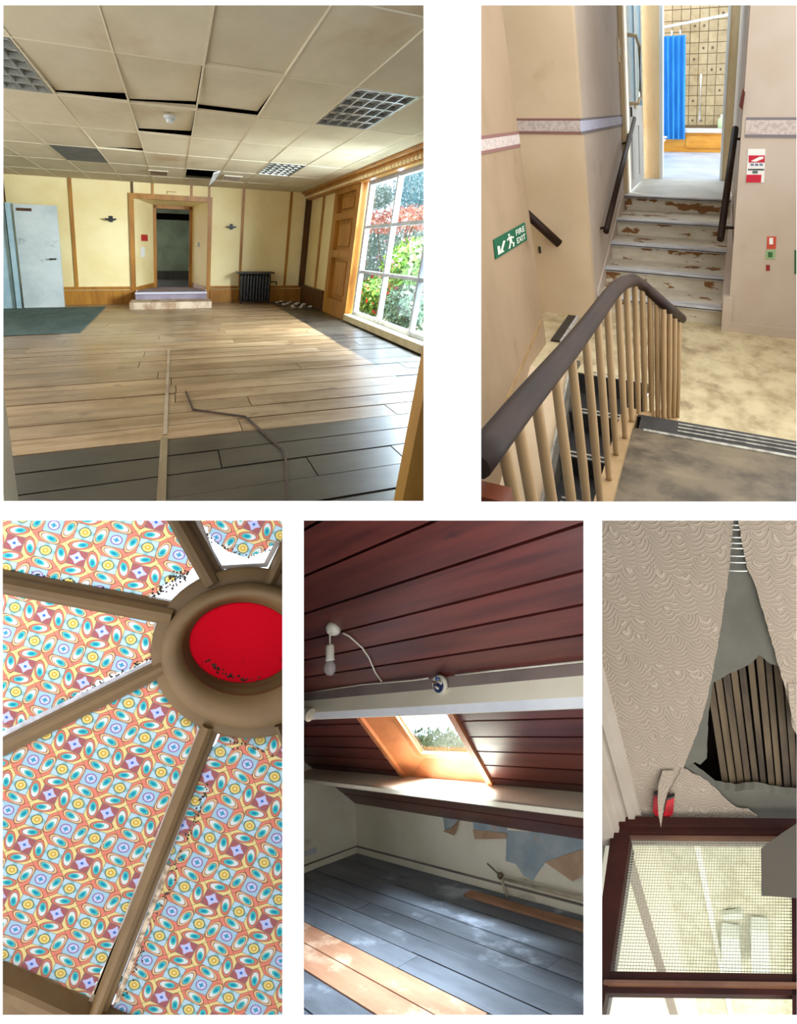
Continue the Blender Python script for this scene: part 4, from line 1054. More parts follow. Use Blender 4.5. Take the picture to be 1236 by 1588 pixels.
for gl, fm, c0, a, b in PANES:
    MB(R3).prism([P3(x, y, TP + 0.012) for x, y in gl], (0, 0.004, 0)).build('glass_pane', clear_glass, dome)
    pts = jag(fm, 2.2, 8)
    fo = MB(R3)
    fo.poly([P3(x, y, TP) for x, y in pts]); fo.build('patterned_film', film, dome, uv=pat_map(c0, a, b), recalc=False)

def rib(pts, w, t0=TP - 0.09, name='rib'):
    """moulded rib: a wide back bead and a narrower front bead"""
    P = [P3(x, y, TP - 0.02) for x, y in pts]; k = TP / F
    prof = [(-w / 2 * k, 0.03), (w / 2 * k, 0.03), (w / 2 * k, -0.005), (w * 0.34 * k, -0.012), (w * 0.30 * k, -0.05), (w * 0.12 * k, -0.066), (-w * 0.12 * k, -0.066), (-w * 0.30 * k, -0.05), (-w * 0.34 * k, -0.012), (-w / 2 * k, -0.005)]
    MB(R3).sweep(P, prof, up=(0, 1, 0)).build(name, rib_mat, dome)
def side_strip(pts, w, m=rib_edge):
    k = TP / F
    MB(R3).sweep([P3(x, y, TP - 0.008) for x, y in pts], [(-w / 2 * k, 0.006), (w / 2 * k, 0.006), (w / 2 * k, -0.01), (-w / 2 * k, -0.01)], up=(0, 1, 0)).build('edge_strip', m, dome)
rib([(-20, 898), (275, 953)], 36)
rib([(262, 775), (335, 905)], 36)
rib([(452, 835), (418, 910)], 26)
rib([(-20, 1170), (262, 1030)], 27)
rib([(328, 1120), (152, 1570)], 27)
rib([(434, 1118), (446, 1150)], 16)
side_strip([(-20, 1154), (250, 1024)], 15, mk('weathered_white_bead', (206, 206, 214), (160, 156, 160), (12, 12, 12), rough=0.6))
side_strip([(244, 966), (247, 1024)], 9)
side_strip([(336, 1130), (190, 1510)], 5, mk('weathered_white_bead', (206, 206, 214)))
side_strip([(312, 1128), (150, 1540)], 6)
side_strip([(296, 780), (338, 880), (412, 876), (432, 838)], 7)
# curved border beam along the bottom left
curve = [(-30, 1500), (40, 1528), (110, 1560), (190, 1592), (270, 1615)]
for off, w, d in ((0, 26, -0.07), (24, 26, -0.045), (48, 24, -0.02), (72, 26, 0.0)):
    k = TP / F; P = [P3(x - off * 0.38, y + off * 0.92 - 2, TP - 0.02) for x, y in curve]
    prof = [(-w / 2 * k, 0.03), (w / 2 * k, 0.03), (w / 2 * k, d), (w * 0.3 * k, d - 0.014), (-w * 0.3 * k, d - 0.014), (-w / 2 * k, d)]
    MB(R3).sweep(P, prof, up=(0, 1, 0)).build('border_moulding', rib_mat, dome)

# central ring, turned in several steps
def loft(rings, n=56):
    b = MB(R3); pts = []
    for cx, cy, rx, ry, t in rings:
        pts += [P3(cx + rx * math.cos(2 * math.pi * k / n), cy + ry * math.sin(2 * math.pi * k / n), t) for k in range(n)]
    f = [(i * n + k, i * n + (k + 1) % n, (i + 1) * n + (k + 1) % n, (i + 1) * n + k) for i in range(len(rings) - 1) for k in range(n)]
    return b.add(pts, f, True)
loft([(386, 1012, 152, 133, TP + 0.02), (386, 1012, 152, 133, TP - 0.05), (386, 1012, 148, 129, TP - 0.062), (386, 1014, 128, 110, TP - 0.062)]).build('back_plate', rib_mat, dome, recalc=False)
loft([(386, 1016, 137, 113, TP - 0.02), (386, 1016, 137, 113, TP - 0.09), (386, 1015, 132, 108, TP - 0.125), (385, 1013, 122, 99, TP - 0.14), (383, 1010, 110, 88, TP - 0.135), (380, 1005, 100, 80, TP - 0.115), (379, 1003, 96, 76, TP - 0.10)]).build('ring', rib_mat, dome, recalc=False)
loft([(379, 1003, 97, 77, TP - 0.10), (378, 1001, 94, 73, TP - 0.04), (377, 999, 90, 70, TP - 0.035), (377, 998, 88, 68, TP + 0.03), (376, 997, 84, 64, TP + 0.035), (376, 996, 82, 62, TP + 0.10)]).build('inner_lining', rib_mat, dome, recalc=False)
def red_glass():
    m = bpy.data.materials.new('red_glass'); t = NT(m)
    n = t.noise(t.vmul(t.attr(), (14, 1, 14)), 1.0, 4.0)
    col = t.mix(t.smooth(n, 0.62, 0.75, 0, 0.6), lin((206, 16, 34)), lin((120, 16, 30)))
    tr = t.n.new('ShaderNodeBsdfTranslucent'); t.l.new(t.mix(1.0, col, (0.3, 0.3, 0.3, 1), 'MULTIPLY'), tr.inputs[0])
    df = t.n.new('ShaderNodeBsdfDiffuse'); t.l.new(t.mix(1.0, col, (0.3, 0.3, 0.3, 1), 'MULTIPLY'), df.inputs[0])
    ad = t.n.new('ShaderNodeAddShader'); t.l.new(tr.outputs[0], ad.inputs[0]); t.l.new(df.outputs[0], ad.inputs[1]); t.l.new(ad.outputs[0], t.out.inputs[0])
    return m
n = 48
MB(R3).poly([P3(376 + 86 * math.cos(2 * math.pi * k / n), 996 + 66 * math.sin(2 * math.pi * k / n), TP + 0.09) for k in range(n)]).build('red_pane', red_glass(), dome, recalc=False)
# dirt crumbs collected along ribs
def crumbs(line, n, spread, size, lift=-0.004):
    b = MB(R3)
    for _ in range(n):
        i = random.randrange(len(line) - 1); f = random.random()
        x = line[i][0] * (1 - f) + line[i + 1][0] * f + random.gauss(0, spread); y = line[i][1] * (1 - f) + line[i + 1][1] * f + random.gauss(0, spread)
        r = size * random.uniform(0.4, 1.3) * TP / F
        b.blob(P3(x, y, TP + lift), (r, r * 0.6, r), 5, 3, 0.35)
    b.build('dirt_crumbs', grit, dome, kind='stuff')
crumble = mk('crumbling_putty', (196, 176, 152), (132, 112, 92), (30, 30, 30), lo=0.4, hi=0.62, rough=0.9, c3=(86, 104, 96), scale3=(22, 22, 22), lo3=0.58, hi3=0.66)
side_strip([(240, 1330), (206, 1418), (146, 1552)], 15, crumble)
side_strip([(262, 1340), (182, 1552)], 7, crumble)
crumbs([(60, 1116), (150, 1062), (236, 1022)], 130, 3.2, 1.6)
crumbs([(230, 930), (262, 905), (296, 885)], 90, 5, 1.8)
crumbs([(0, 880), (120, 904), (230, 930)], 90, 2.0, 1.4)
crumbs([(306, 1180), (236, 1372), (150, 1540)], 110, 2.2, 1.4)
crumbs([(322, 1215), (262, 1372), (190, 1550)], 120, 3.0, 1.5)
crumbs([(300, 800), (330, 838), (385, 866), (432, 845)], 60, 2.0, 1.3)
crumbs([(322, 1024), (340, 1040), (372, 1054), (410, 1054)], 70, 2.5, 1.8, 0.082)
crumbs([(350, 1150), (380, 1160), (430, 1170)], 30, 5.0, 1.6)

# ================================================================ ROOM 4: the attic
R4 = Room(vanishing((-110, 1140), -1), vanishing((1764, 864), 1), np.array([-.05, .13, 1]) / 1.01, scale=0.75, extent=(455, 793, 918, 1760))
AF = -1.5; KT = 2.92; GS = -4.52
SN, SD = np.array([0, .92, 1.0]), 1.586
def roof(s, t, lift=0.0): return np.array([s, t + lift * 0.68, 1.586 - 0.92 * t + lift * 0.74])
roof_board = mk('varnished_roof_board', (108, 49, 41), (76, 32, 31), (1.2, 16, 16), rough=0.33, spec=0.5, jitter=0.16, c3=(58, 26, 24), scale3=(5, 9, 9), lo3=0.66, hi3=0.74)
attic_cream = mk('attic_cream_paint', (242, 234, 210), (230, 220, 192), (2, 2, 2), rough=0.6, c3=(190, 176, 146), scale3=(2.5, 2.5, 3.5), lo3=0.62, hi3=0.78)
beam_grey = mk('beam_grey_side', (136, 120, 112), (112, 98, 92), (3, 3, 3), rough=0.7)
floor_blue = mk('slate_painted_boards', (116, 122, 132), (92, 97, 106), (1.6, 7, 5), rough=0.5, spec=0.4, jitter=0.12, c3=(170, 178, 192), scale3=(2.2, 3.5, 1), lo3=0.56, hi3=0.72, bump=0.08)
floor_salmon = mk('bare_salmon_boards', (196, 146, 116), (170, 120, 92), (1.5, 8, 5), rough=0.6, jitter=0.05, c3=(222, 186, 158), scale3=(3, 4, 1), lo3=0.55, hi3=0.7)
# ---- floor
f4 = MB(R4).box(GS, -0.6, 0.9, KT, AF - 0.1, AF - 0.02).build('floor_attic', void_mat, label='slate grey painted board floor of the attic', kind='structure')
FE = [0.95, 1.12, 1.28, 1.44, 1.62, 1.78, 1.93, 2.08, 2.22, 2.35, 2.48, 2.63, 2.77, KT]
for i, (a, b) in enumerate(zip(FE[:-1], FE[1:])):
    cuts = [GS, -0.6]
    if a in (1.62, 1.78): cuts.insert(1, -2.0)
    elif random.random() < 0.8: cuts.insert(1, random.uniform(-3.9, -1.9))
    for k, (c, d) in enumerate(zip(cuts[:-1], cuts[1:])):
        m = floor_salmon if a in (1.62, 1.78) and k == 0 else floor_blue
        MB(R4).box(c + 0.002, d - 0.002, a + 0.004, b - 0.004, AF - 0.02, AF + random.uniform(-0.003, 0.003)).build('board', m, f4)
# ---- roof slope in boards, with the skylight gap
rf = thing('ceiling_slope', R4, roof(-2.5, 2.0), 'sloping attic ceiling of dark red varnished boards', kind='structure')
RE = [0.72, 0.85, 0.98, 1.11, 1.25, 1.39, 1.51, 1.61, 1.71, 1.82, 1.94, 2.06, 2.16, 2.26, 2.36, 2.46, 2.56, 2.68, 2.80, KT + 0.02]
def sk(s, t): return s - 0.50 * (t - 2.02)
def rboard(s0, s1, t0, t1, sl0=False, sl1=False):
    g = 0.0045
    q = lambda s, t, sl: roof(sk(s, t) if sl else s, t)
    p = [q(s0, t0 + g, sl0), q(s1, t0 + g, sl1), q(s1, t1 - g, sl1), q(s0, t1 - g, sl0)]
    MB(R4).prism(p, (0, 0.68 * 0.02, 0.74 * 0.02)).build('roof_board', roof_board, rf)
S0, S1 = -3.02, -2.21           # skylight opening at its upper edge
for a, b in zip(RE[:-1], RE[1:]):
    if a >= 1.9 and b <= 2.57:
        rboard(GS, S0, a, b, False, True); rboard(S1, -0.4, a, b, True, False)
    else:
        rboard(GS, -0.4, a, b)
MB(R4).prism([roof(GS, 0.7, 0.025), roof(-0.4, 0.7, 0.025), roof(-0.4, 1.94, 0.025), roof(GS, 1.94, 0.025)], (0, 0.01, 0.01)).build('backing', void_mat, rf)
MB(R4).prism([roof(GS, 2.56, 0.025), roof(-0.4, 2.56, 0.025), roof(-0.4, KT + .02, 0.025), roof(GS, KT + .02, 0.025)], (0, 0.01, 0.01)).build('backing', void_mat, rf)
MB(R4).prism([roof(GS, 1.94, 0.025), roof(sk(S0, 1.94), 1.94, 0.025), roof(sk(S0, 2.56), 2.56, 0.025), roof(GS, 2.56, 0.025)], (0, 0.01, 0.01)).build('backing', void_mat, rf)
MB(R4).prism([roof(sk(S1, 1.94), 1.94, 0.025), roof(-0.4, 1.94, 0.025), roof(-0.4, 2.56, 0.025), roof(sk(S1, 2.56), 2.56, 0.025)], (0, 0.01, 0.01)).build('backing', void_mat, rf)
# ---- skylight
pine4 = mk('orange_pine', (196, 124, 78), (168, 98, 58), (5, 5, 5), rough=0.4)
sky_ = thing('window_2', R4, roof(-2.7, 2.5), 'pine framed skylight in the attic slope', kind='structure')
def q4(s, t, lift): return roof(sk(s, t), t, lift)
ti, to = 1.93, 2.55
g0, g1, gt0, gt1 = -2.74, -2.26, 1.97, 2.36
dep = 0.06
for o_, i_ in (((S0, S0), (g0, g0)),):
    MB(R4).prism([q4(S0, ti, 0), q4(S0, to, 0), q4(g0, gt1 + 0.02, dep), q4(g0, ti, dep)], (-0.01, 0.006, 0.006)).build('reveal', pine4, sky_)
    MB(R4).prism([q4(S1, ti, 0), q4(S1, to, 0), q4(g1, gt1 + 0.02, dep), q4(g1, ti, dep)], (0.01, 0.006, 0.006)).build('reveal', pine4, sky_)
    MB(R4).prism([q4(S0, to, 0), q4(S1, to, 0), q4(g1, gt1 + 0.02, dep), q4(g0, gt1 + 0.02, dep)], (0, 0.012, 0.004)).build('reveal', pine4, sky_)
def fbar(a, b, w): MB(R4).bar(a, b, w, 0.02, up=(0, 0.68, 0.74)).build('frame_bar', pine4, sky_)
fbar(q4(S0, ti, -0.006), q4(S0, to, -0.006), 0.04); fbar(q4(S1, ti, -0.006), q4(S1, to, -0.006), 0.04); fbar(q4(S0 - .02, to, -0.006), q4(S1 + .02, to, -0.006), 0.035)
fbar(q4(g0 - 0.03, ti, dep * 0.8), q4(g0 - 0.03, gt1, dep * 0.8), 0.045); fbar(q4(g1 + 0.01, ti, dep * 0.8), q4(g1 + 0.01, gt1, dep * 0.8), 0.03); fbar(q4(g0, gt1, dep * 0.8), q4(g1, gt1, dep * 0.8), 0.05)
MB(R4).prism([q4(g0, ti, dep), q4(g1, ti, dep), q4(g1, gt1, dep), q4(g0, gt1, dep)], (0, 0.003, 0.003)).build('pane', pane_glass, sky_)
leafy('tree_crown', R4, R4.on(668, 1180, 't', 7.0), (1.4, 0.8, 0.55), 4500, 0.05, [mk('leaf_pale', (120, 150, 96), (150, 172, 120), (5, 5, 5), rough=0.7)], 'pale green tree top beyond the attic skylight', 'tree', None, stems=True, ground=-3.0)
# ---- purlins
def cross(rows, first):
    pts = [first]
    return pts
pa = R4.onplane(690, 1050, SN, SD); pbm = R4.on(690, 1067, 't', pa[1] - 0.005); pc = R4.on(690, 1093, 't', pa[1] - 0.035); pd_ = R4.on(690, 1107, 't', pa[1] - 0.02)
p1 = thing('roof_beam', R4, (-2.5, pa[1], pbm[2]), 'cream painted purlin above the skylight with a grey near side', 'beam', 'painted attic purlins')
S_A, S_B = GS, -0.5
def strip(a, b, m, name, parent, th=0.012):
    MB(R4).prism([(S_A, a[1], a[2]), (S_B, a[1], a[2]), (S_B, b[1], b[2]), (S_A, b[1], b[2])], (0, 0.012, 0.006)).build(name, m, parent)
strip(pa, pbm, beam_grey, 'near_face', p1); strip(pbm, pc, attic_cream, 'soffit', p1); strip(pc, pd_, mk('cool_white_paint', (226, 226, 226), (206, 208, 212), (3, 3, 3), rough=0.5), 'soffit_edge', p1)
pe = R4.onplane(690, 1108, SN, SD); strip(pd_, pe, attic_cream, 'far_face', p1)
qa = R4.onplane(690, 1211, SN, SD); qb = R4.on(690, 1234, 'h', qa[2] - 0.005); qc = R4.on(690, 1241, 't', qb[1] + 0.004); qd = R4.onplane(690, 1242, SN, SD)
p2 = thing('roof_beam', R4, (-2.5, qa[1], qc[2]), 'cream painted purlin below the skylight catching its light', 'beam', 'painted attic purlins')
strip(qa, qb, attic_cream, 'top_face', p2); strip(qb, qc, attic_cream, 'near_face', p2); strip(qc, qd, attic_cream, 'soffit', p2)
# ---- walls
wk = thing('wall_knee', R4, (-3, KT, AF), 'low cream knee wall of the attic with peeling paper', kind='structure')
MB(R4).box(GS, -0.8, KT, KT + 0.05, AF - 0.1, -1.0).build('plaster', attic_cream, wk)
onebox(R4, (GS, -0.8, KT - 0.012, KT, AF, AF + 0.05), 'skirting_board', attic_cream, parent=wk)
onebox(R4, (GS, -0.8, KT - 0.016, KT, AF + 0.05, AF + 0.058), 'skirting_bead', beam_grey, parent=wk)
wg = thing('wall_gable', R4, (GS, 2, AF), 'cream gable wall at the left of the attic', kind='structure')
MB(R4).prism([(GS, 0.9, AF - 0.1), (GS, KT + 0.05, AF - 0.1), (GS, KT + 0.05, -1.08), (GS, 0.9, 0.75)], (-0.05, 0, 0)).build('plaster', attic_cream, wg)
onebox(R4, (GS, GS + 0.012, 0.9, KT, AF, AF + 0.05), 'skirting_board', attic_cream, parent=wg)
onebox(R4, (GS, GS + 0.016, 0.9, KT, AF + 0.05, AF + 0.058), 'skirting_bead', beam_grey, parent=wg)
onebox(R4, (GS, GS + 0.012, 2.42, 2.52, -1.38, -1.34), 'wall_socket', mk('cool_white_paint', (226, 226, 226)), label='white double socket low on the attic gable wall', cat='socket')
# peeled patch and torn paper
blue_patch = mk('bare_blue_plaster', (150, 164, 168), (176, 184, 182), (7, 7, 7), rough=0.8, c3=(196, 160, 136), scale3=(5, 5, 5), lo3=0.62, hi3=0.7)
paper_back = mk('torn_paper_back', (196, 164, 132), (178, 144, 112), (7, 7, 7), rough=0.8)
def kp(x, y, d=0.0): return R4.on(x, y, 't', KT - d)
MB(R4).prism([kp(x, y, 0.004) for x, y in ((786, 1288), (905, 1296), (930, 1300), (930, 1330), (905, 1318), (872, 1330), (845, 1338), (836, 1350), (826, 1366), (812, 1358), (800, 1340), (784, 1335))], (0, 0.004, 0)).build('bare_plaster_patch', blue_patch, wk)
MB(R4).prism([kp(x, y, 0.004) for x, y in ((733, 1274), (786, 1284), (786, 1292), (735, 1287))], (0, 0.004, 0)).build('bare_plaster_patch', blue_patch, wk)
MB(R4).prism([kp(x, y, 0.004) for x, y in ((687, 1268), (714, 1272), (700, 1284), (690, 1290))], (0, 0.004, 0)).build('bare_plaster_patch', blue_patch, wk)
def flap(pts, label, lean):
    q = [kp(x, y, 0.006 + lean * k) for k, (x, y) in enumerate(pts)]
    MB(R4).prism(q, (0, 0.004, 0.002)).build('torn_wallpaper', paper_back, label=label, cat='torn wallpaper', group='torn paper hanging off the knee wall')
flap([(711, 1271), (700, 1284), (687, 1289), (704, 1296), (710, 1280)], 'small folded scrap of torn tan paper under the purlin', 0.006)
flap([(733, 1287), (786, 1293), (785, 1301), (736, 1301)], 'horizontal strip of torn tan paper left of the blue patch', 0.008)
flap([(845, 1337), (905, 1317), (930, 1312), (925, 1345), (888, 1367)], 'large triangular flap of torn tan paper beside the blue patch', 0.008)
# pipe and plank
copper = mk('cream_pipe', (196, 184, 156), (150, 130, 104), (9, 9, 9), rough=0.4)
pi = thing('heating_pipe', R4, (-2.6, KT - 0.05, AF + 0.05), 'pair of painted pipes with a valve along the knee wall skirting', 'pipe')
for dh in (0.085, 0.06):
    MB(R4).tube([R4.on(782, 1363, 't', KT - 0.05) * 1.0, (-1.0, KT - 0.05, R4.on(782, 1363, 't', KT - 0.05)[2] + (dh - 0.085))], 0.009, 8).build('pipe', copper, pi)
v0 = R4.on(776, 1358, 't', KT - 0.05)
MB(R4).blob(v0, (0.022, 0.022, 0.022), 8, 5).build('valve', mk('dull_brass', (120, 104, 80), rough=0.4, metal=0.5), pi)
MB(R4).tube([v0, v0 + np.array([-0.10, -0.01, 0.06])], 0.005, 6).build('valve_lever', mk('dull_brass', (120, 104, 80)), pi)
MB(R4).tube([v0, (v0[0] + 0.05, v0[1], AF)], 0.009, 8).build('riser_pipe', copper, pi)
MB(R4).box(-3.0, -1.2, 2.74, 2.81, AF + 0.004, AF + 0.02).build('loose_plank', mk('tan_plank', (172, 128, 98), (150, 106, 78), (3, 9, 5), rough=0.7), label='tan loose plank lying along the knee wall', cat='plank')
# pendant lamp holder
pl = thing('pendant_light', R4, roof(-2.42, 1.48), 'bare bulb hanging from a white ceiling rose on the red boards', 'pendant light')
ivory = mk('ivory_plastic', (226, 220, 202), (206, 198, 176), (9, 9, 9), rough=0.4)
r0 = R4.onplane(518, 973, SN, SD)
nrm = np.array([0, -0.68, -0.74])
MB(R4).tube([r0, r0 + nrm * 0.02, r0 + nrm * 0.035], [0.04, 0.036, 0.018], 14).build('ceiling_rose', ivory, pl)
h0 = r0 + nrm * 0.035
dn = np.array([-0.06, 0, -1.0])
MB(R4).tube([h0, h0 + dn * 0.05], 0.004, 6).build('flex', ivory, pl)
MB(R4).tube([h0 + dn * 0.05, h0 + dn * 0.06, h0 + dn * 0.115, h0 + dn * 0.125], [0.014, 0.021, 0.021, 0.024], 12).build('lamp_holder', ivory, pl)
def bulb_glass():
    m = bpy.data.materials.new('bulb_glass'); t = NT(m)
    t.principled(lin((190, 180, 176)), 0.1, 0.0, 0.6, **{'Alpha': 0.45}); return m
bc = h0 + dn * 0.158
MB(R4).blob(bc, (0.03, 0.03, 0.036), 14, 9).build('bulb', bulb_glass(), pl)
c1_ = [R4.onplane(x, y, SN, SD - 0.012) for x, y in ((532, 982), (542, 987), (562, 1005), (572, 1020), (582, 1043), (592, 1057))]
MB(R4).tube(c1_, 0.004, 6).build('surface_cable', ivory, label='thin white cable clipped down the boards from the ceiling rose', cat='cable')
c2_ = [R4.on(x, y, 't', pa[1] - 0.02) for x, y in ((466, 1076), (560, 1062), (640, 1055), (664, 1052))]
MB(R4).tube(c2_, 0.004, 6).build('surface_cable', ivory, label='thin white cable along the upper purlin left of the junction box', cat='cable')
c3_ = [R4.on(x, y, 't', pa[1] - 0.02) for x, y in ((706, 1047), (760, 1041), (920, 1024))]
MB(R4).tube(c3_, 0.004, 6).build('surface_cable', ivory, label='thin white cable along the upper purlin right of the junction box', cat='cable')
jb = thing('junction_box', R4, R4.on(685, 1064, 't', pa[1] - 0.02), 'broken open round junction box with blue wires on the upper purlin', 'junction box')
j0 = R4.on(685, 1060, 't', pa[1] - 0.012)
MB(R4).tube([j0, j0 + np.array([0, -0.02, -0.004])], 0.042, 16).build('base', ivory, jb)
MB(R4).tube([j0 + np.array([0, -0.02, -0.004]), j0 + np.array([0, -0.022, -0.004])], 0.034, 16).build('recess', mk('dark_blue_void', (40, 52, 92), rough=0.6), jb)
for k in range(4):
    a = k * 1.5; w0 = j0 + np.array([0.02 * math.cos(a), -0.022, 0.02 * math.sin(a)])
    MB(R4).tube([w0, w0 + np.array([0.008, -0.02, 0.012]), w0 + np.array([0.02, -0.012, 0.0])], 0.0045, 6).build('wire', (ivory, mk('blue_wire', (60, 96, 170), rough=0.5), mk('brown_wire', (110, 74, 50), rough=0.5), ivory)[k], jb)
MB(R4).blob(j0 + np.array([0.012, -0.03, 0.018]), (0.014, 0.014, 0.014), 8, 5).build('terminal', mk('dull_steel', (130, 130, 132), rough=0.4, metal=0.5), jb)
pe_ = thing('pipe_end', R4, R4.on(476, 1108, 's', -3.2), 'white pipe fitting poking in under the upper purlin at the left', 'pipe fitting')
e0 = R4.on(470, 1104, 's', -3.2); e1 = R4.on(482, 1109, 's', -3.15)
MB(R4).tube([e0, e1], 0.03, 10).build('pipe', ivory, pe_); MB(R4).tube([e1 - (e1 - e0) * 0.3, e1], 0.04, 10).build('collar', ivory, pe_)

# ================================================================ ROOM 5: the torn ceiling over a glazed partition
R5 = Room(-vanishing((-8382, 1270), 1), vanishing((1330, 2560), 1), vanishing((1212, -326), 1), scale=2.9, extent=(921, 793, 1600, 1760))
H5 = 1.2
def C5(x, y, d=0.0): return R5.on(x, y, 'h', H5 - d)     # a point of the ceiling, d below it
T5 = R5.on(1100, 1268, 'h', H5)[1]
def W5(x, y, d=0.0): return R5.on(x, y, 't', T5 - d)     # a point of the partition wall, d before it

def emboss_material():
    m = bpy.data.materials.new('embossed_swirl_paper'); t = NT(m)
    rc = t.attr(); wob = t.noise(t.vmul(rc, (6, 4, 1)), 1.0, 2.0)
    s, tt, h = t.sep(rc)
    v = t.comb(t.math('MULTIPLY_ADD', wob, 0.02, s), t.math('MULTIPLY', tt, 0.55), 0.0)
    vo = t.n.new('ShaderNodeTexVoronoi'); vo.inputs['Scale'].default_value = 27.0; vo.inputs['Randomness'].default_value = 0.75
    t.l.new(v, vo.inputs['Vector'])
    df = t.n.new('ShaderNodeVectorMath'); df.operation = 'SUBTRACT'; t.l.new(v, df.inputs[0]); t.l.new(vo.outputs['Position'], df.inputs[1])
    d2 = t.vadd(df.outputs[0], (0.0, 0.022, 0.0))
    ln = t.n.new('ShaderNodeVectorMath'); ln.operation = 'LENGTH'; t.l.new(d2, ln.inputs[0])
    rings = t.math('SINE', t.math('MULTIPLY', ln.outputs['Value'], 1050.0))
    rr = t.smooth(rings, -0.2, 1.0)
    n2 = t.noise(t.vmul(rc, (1.2, 1.2, 1)), 1.0, 3.0)
    col = t.mix(t.smooth(n2, 0.35, 0.7), lin((150, 134, 116)), lin((136, 120, 101)))
    col = t.mix(t.math('MULTIPLY', rr, 0.35), col, lin((176, 162, 144)))
    t.principled(col, 0.75, 0.0, 0.25, rr, 0.8, 0.008)
    return m
emboss = emboss_material()
plaster5 = mk('grey_ceiling_plaster', (92, 88, 76), (76, 72, 62), (5, 3, 3), rough=0.85, bump=0.1)
lath_m = mk('old_lath', (84, 68, 46), (50, 38, 26), (14, 3, 5), rough=0.85, jitter=0.15, bump=0.15)
pit = mk('lath_void', (22, 18, 14), rough=1.0, spec=0.0)  # dark sheet colour stands in for the unlit space above the laths
mahog = mk('mahogany_frame', (52, 20, 12), (34, 11, 7), (5, 5, 5), rough=0.6, spec=0.12)
mahog_lt = mk('worn_mahogany', (104, 66, 40), (80, 46, 28), (8, 8, 8), rough=0.5)
corn5 = mk('cornice_paint', (160, 147, 131), (148, 134, 117), (4, 4, 4), rough=0.6)

c5 = thing('ceiling_torn', R5, C5(1100, 1050), 'embossed paper ceiling torn open to plaster and laths', kind='structure')
# void, laths, plaster, paper: from above to below
MB(R5).prism([C5(1040, 960, -0.10), C5(1290, 960, -0.10), C5(1290, 1290, -0.10), C5(1040, 1290, -0.10)], (0, 0, 0.02)).build('void', pit, c5)
ls0 = C5(1104, 1140)[0]; ls1 = C5(1234, 1140)[0]
NL = 10
for k in range(NL + 3):
    s0 = ls0 + (ls1 - ls0) * k / NL + 0.0006; w = (ls1 - ls0) / NL * random.uniform(0.66, 0.84)
    wob = random.uniform(-0.002, 0.002)
    t0, t1 = C5(1150, 985)[1], C5(1150, 1245)[1]
    MB(R5).prism([(s0 + wob, t0, H5 + 0.03), (s0 + w + wob, t0, H5 + 0.03), (s0 + w, t1, H5 + 0.03 + random.uniform(0, .006)), (s0, t1, H5 + 0.03)], (0, 0, 0.014)).build('lath', lath_m, c5)
def sheet(pts, d, m, name, th=0.006, jg=1.5, parent=c5, step=7, **kw):
    q = [C5(x, y, d) for x, y in jag(pts, jg, step)]
    return MB(R5).prism(q, (0, 0, th)).build(name, m, parent, **kw)
# plaster around the hole
sheet([(900, 780), (1300, 780), (1300, 1040), (1240, 1060), (1212, 1032), (1196, 1030), (1177, 1016), (1168, 1026), (1104, 1060), (1098, 1120), (1096, 1176), (1086, 1186), (1078, 1182), (1066, 1190), (900, 1190)], 0.0, plaster5, 'plaster', 0.02, 1.2)
sheet([(900, 1190), (1066, 1190), (1082, 1202), (1108, 1222), (1140, 1228), (1170, 1224), (1210, 1232), (1300, 1238), (1300, 1290), (900, 1290)], 0.0, plaster5, 'plaster', 0.02, 1.2)
# paper still on the ceiling
sheet([(900, 780), (1139, 780), (1134, 850), (1128, 905), (1122, 945), (1112, 1010), (1102, 1060), (1090, 1110), (1074, 1155), (1060, 1190), (1044, 1222), (1030, 1250), (1016, 1275), (900, 1275)], 0.010, emboss, 'paper_sheet', 0.004, 0.8)
sheet([(1141, 780), (1300, 780), (1300, 1140), (1236, 1140), (1229, 1128), (1226, 1100), (1208, 1034), (1190, 970), (1170, 905), (1158, 880), (1150, 838)], 0.010, emboss, 'paper_sheet', 0.004, 0.8)
sheet([(1056, 1192), (1066, 1196), (1098, 1214), (1124, 1240), (1142, 1254), (1160, 1256), (1174, 1266), (1168, 1276), (1010, 1276), (1028, 1250)], 0.012, emboss, 'paper_sheet', 0.004, 1.0)
# threads across the narrow end of the tear
for k, y in enumerate((814, 821, 833, 842, 850, 862, 872, 885)):
    x0 = 1136 - (y - 807) * 0.06; x1 = 1143 + (y - 807) * 0.19
    MB(R5).tube([C5(x0 - 1, y, 0.012), C5((x0 + x1) / 2, y + 0.6, 0.016), C5(x1 + 1, y + 0.6, 0.012)], 0.0011, 5).build('thread', paper, c5)
# hanging tail of paper
tail = [(1046, 1196), (1037, 1222), (1031, 1244), (1028, 1262), (1025, 1284), (1021, 1262), (1020, 1240), (1021, 1218), (1027, 1196)]
q = [C5(x, y, 0.015 + 0.05 * max(0, (y - 1190) / 94.0)) for x, y in tail]
MB(R5).prism(q, (0, 0, 0.003)).build('hanging_paper_tail', emboss, label='pointed tail of wallpaper hanging from the torn ceiling edge', cat='torn wallpaper')
q = [C5(x, y, 0.012 + 0.02 * ((y - 1060) / 80.0)) for x, y in ((1222, 1060), (1240, 1060), (1250, 1125), (1236, 1132), (1228, 1112), (1224, 1090))]
MB(R5).prism(q, (0, 0, 0.003)).build('hanging_paper_scrap', emboss, label='small torn paper scrap dangling at the right edge of the lath hole', cat='torn wallpaper')
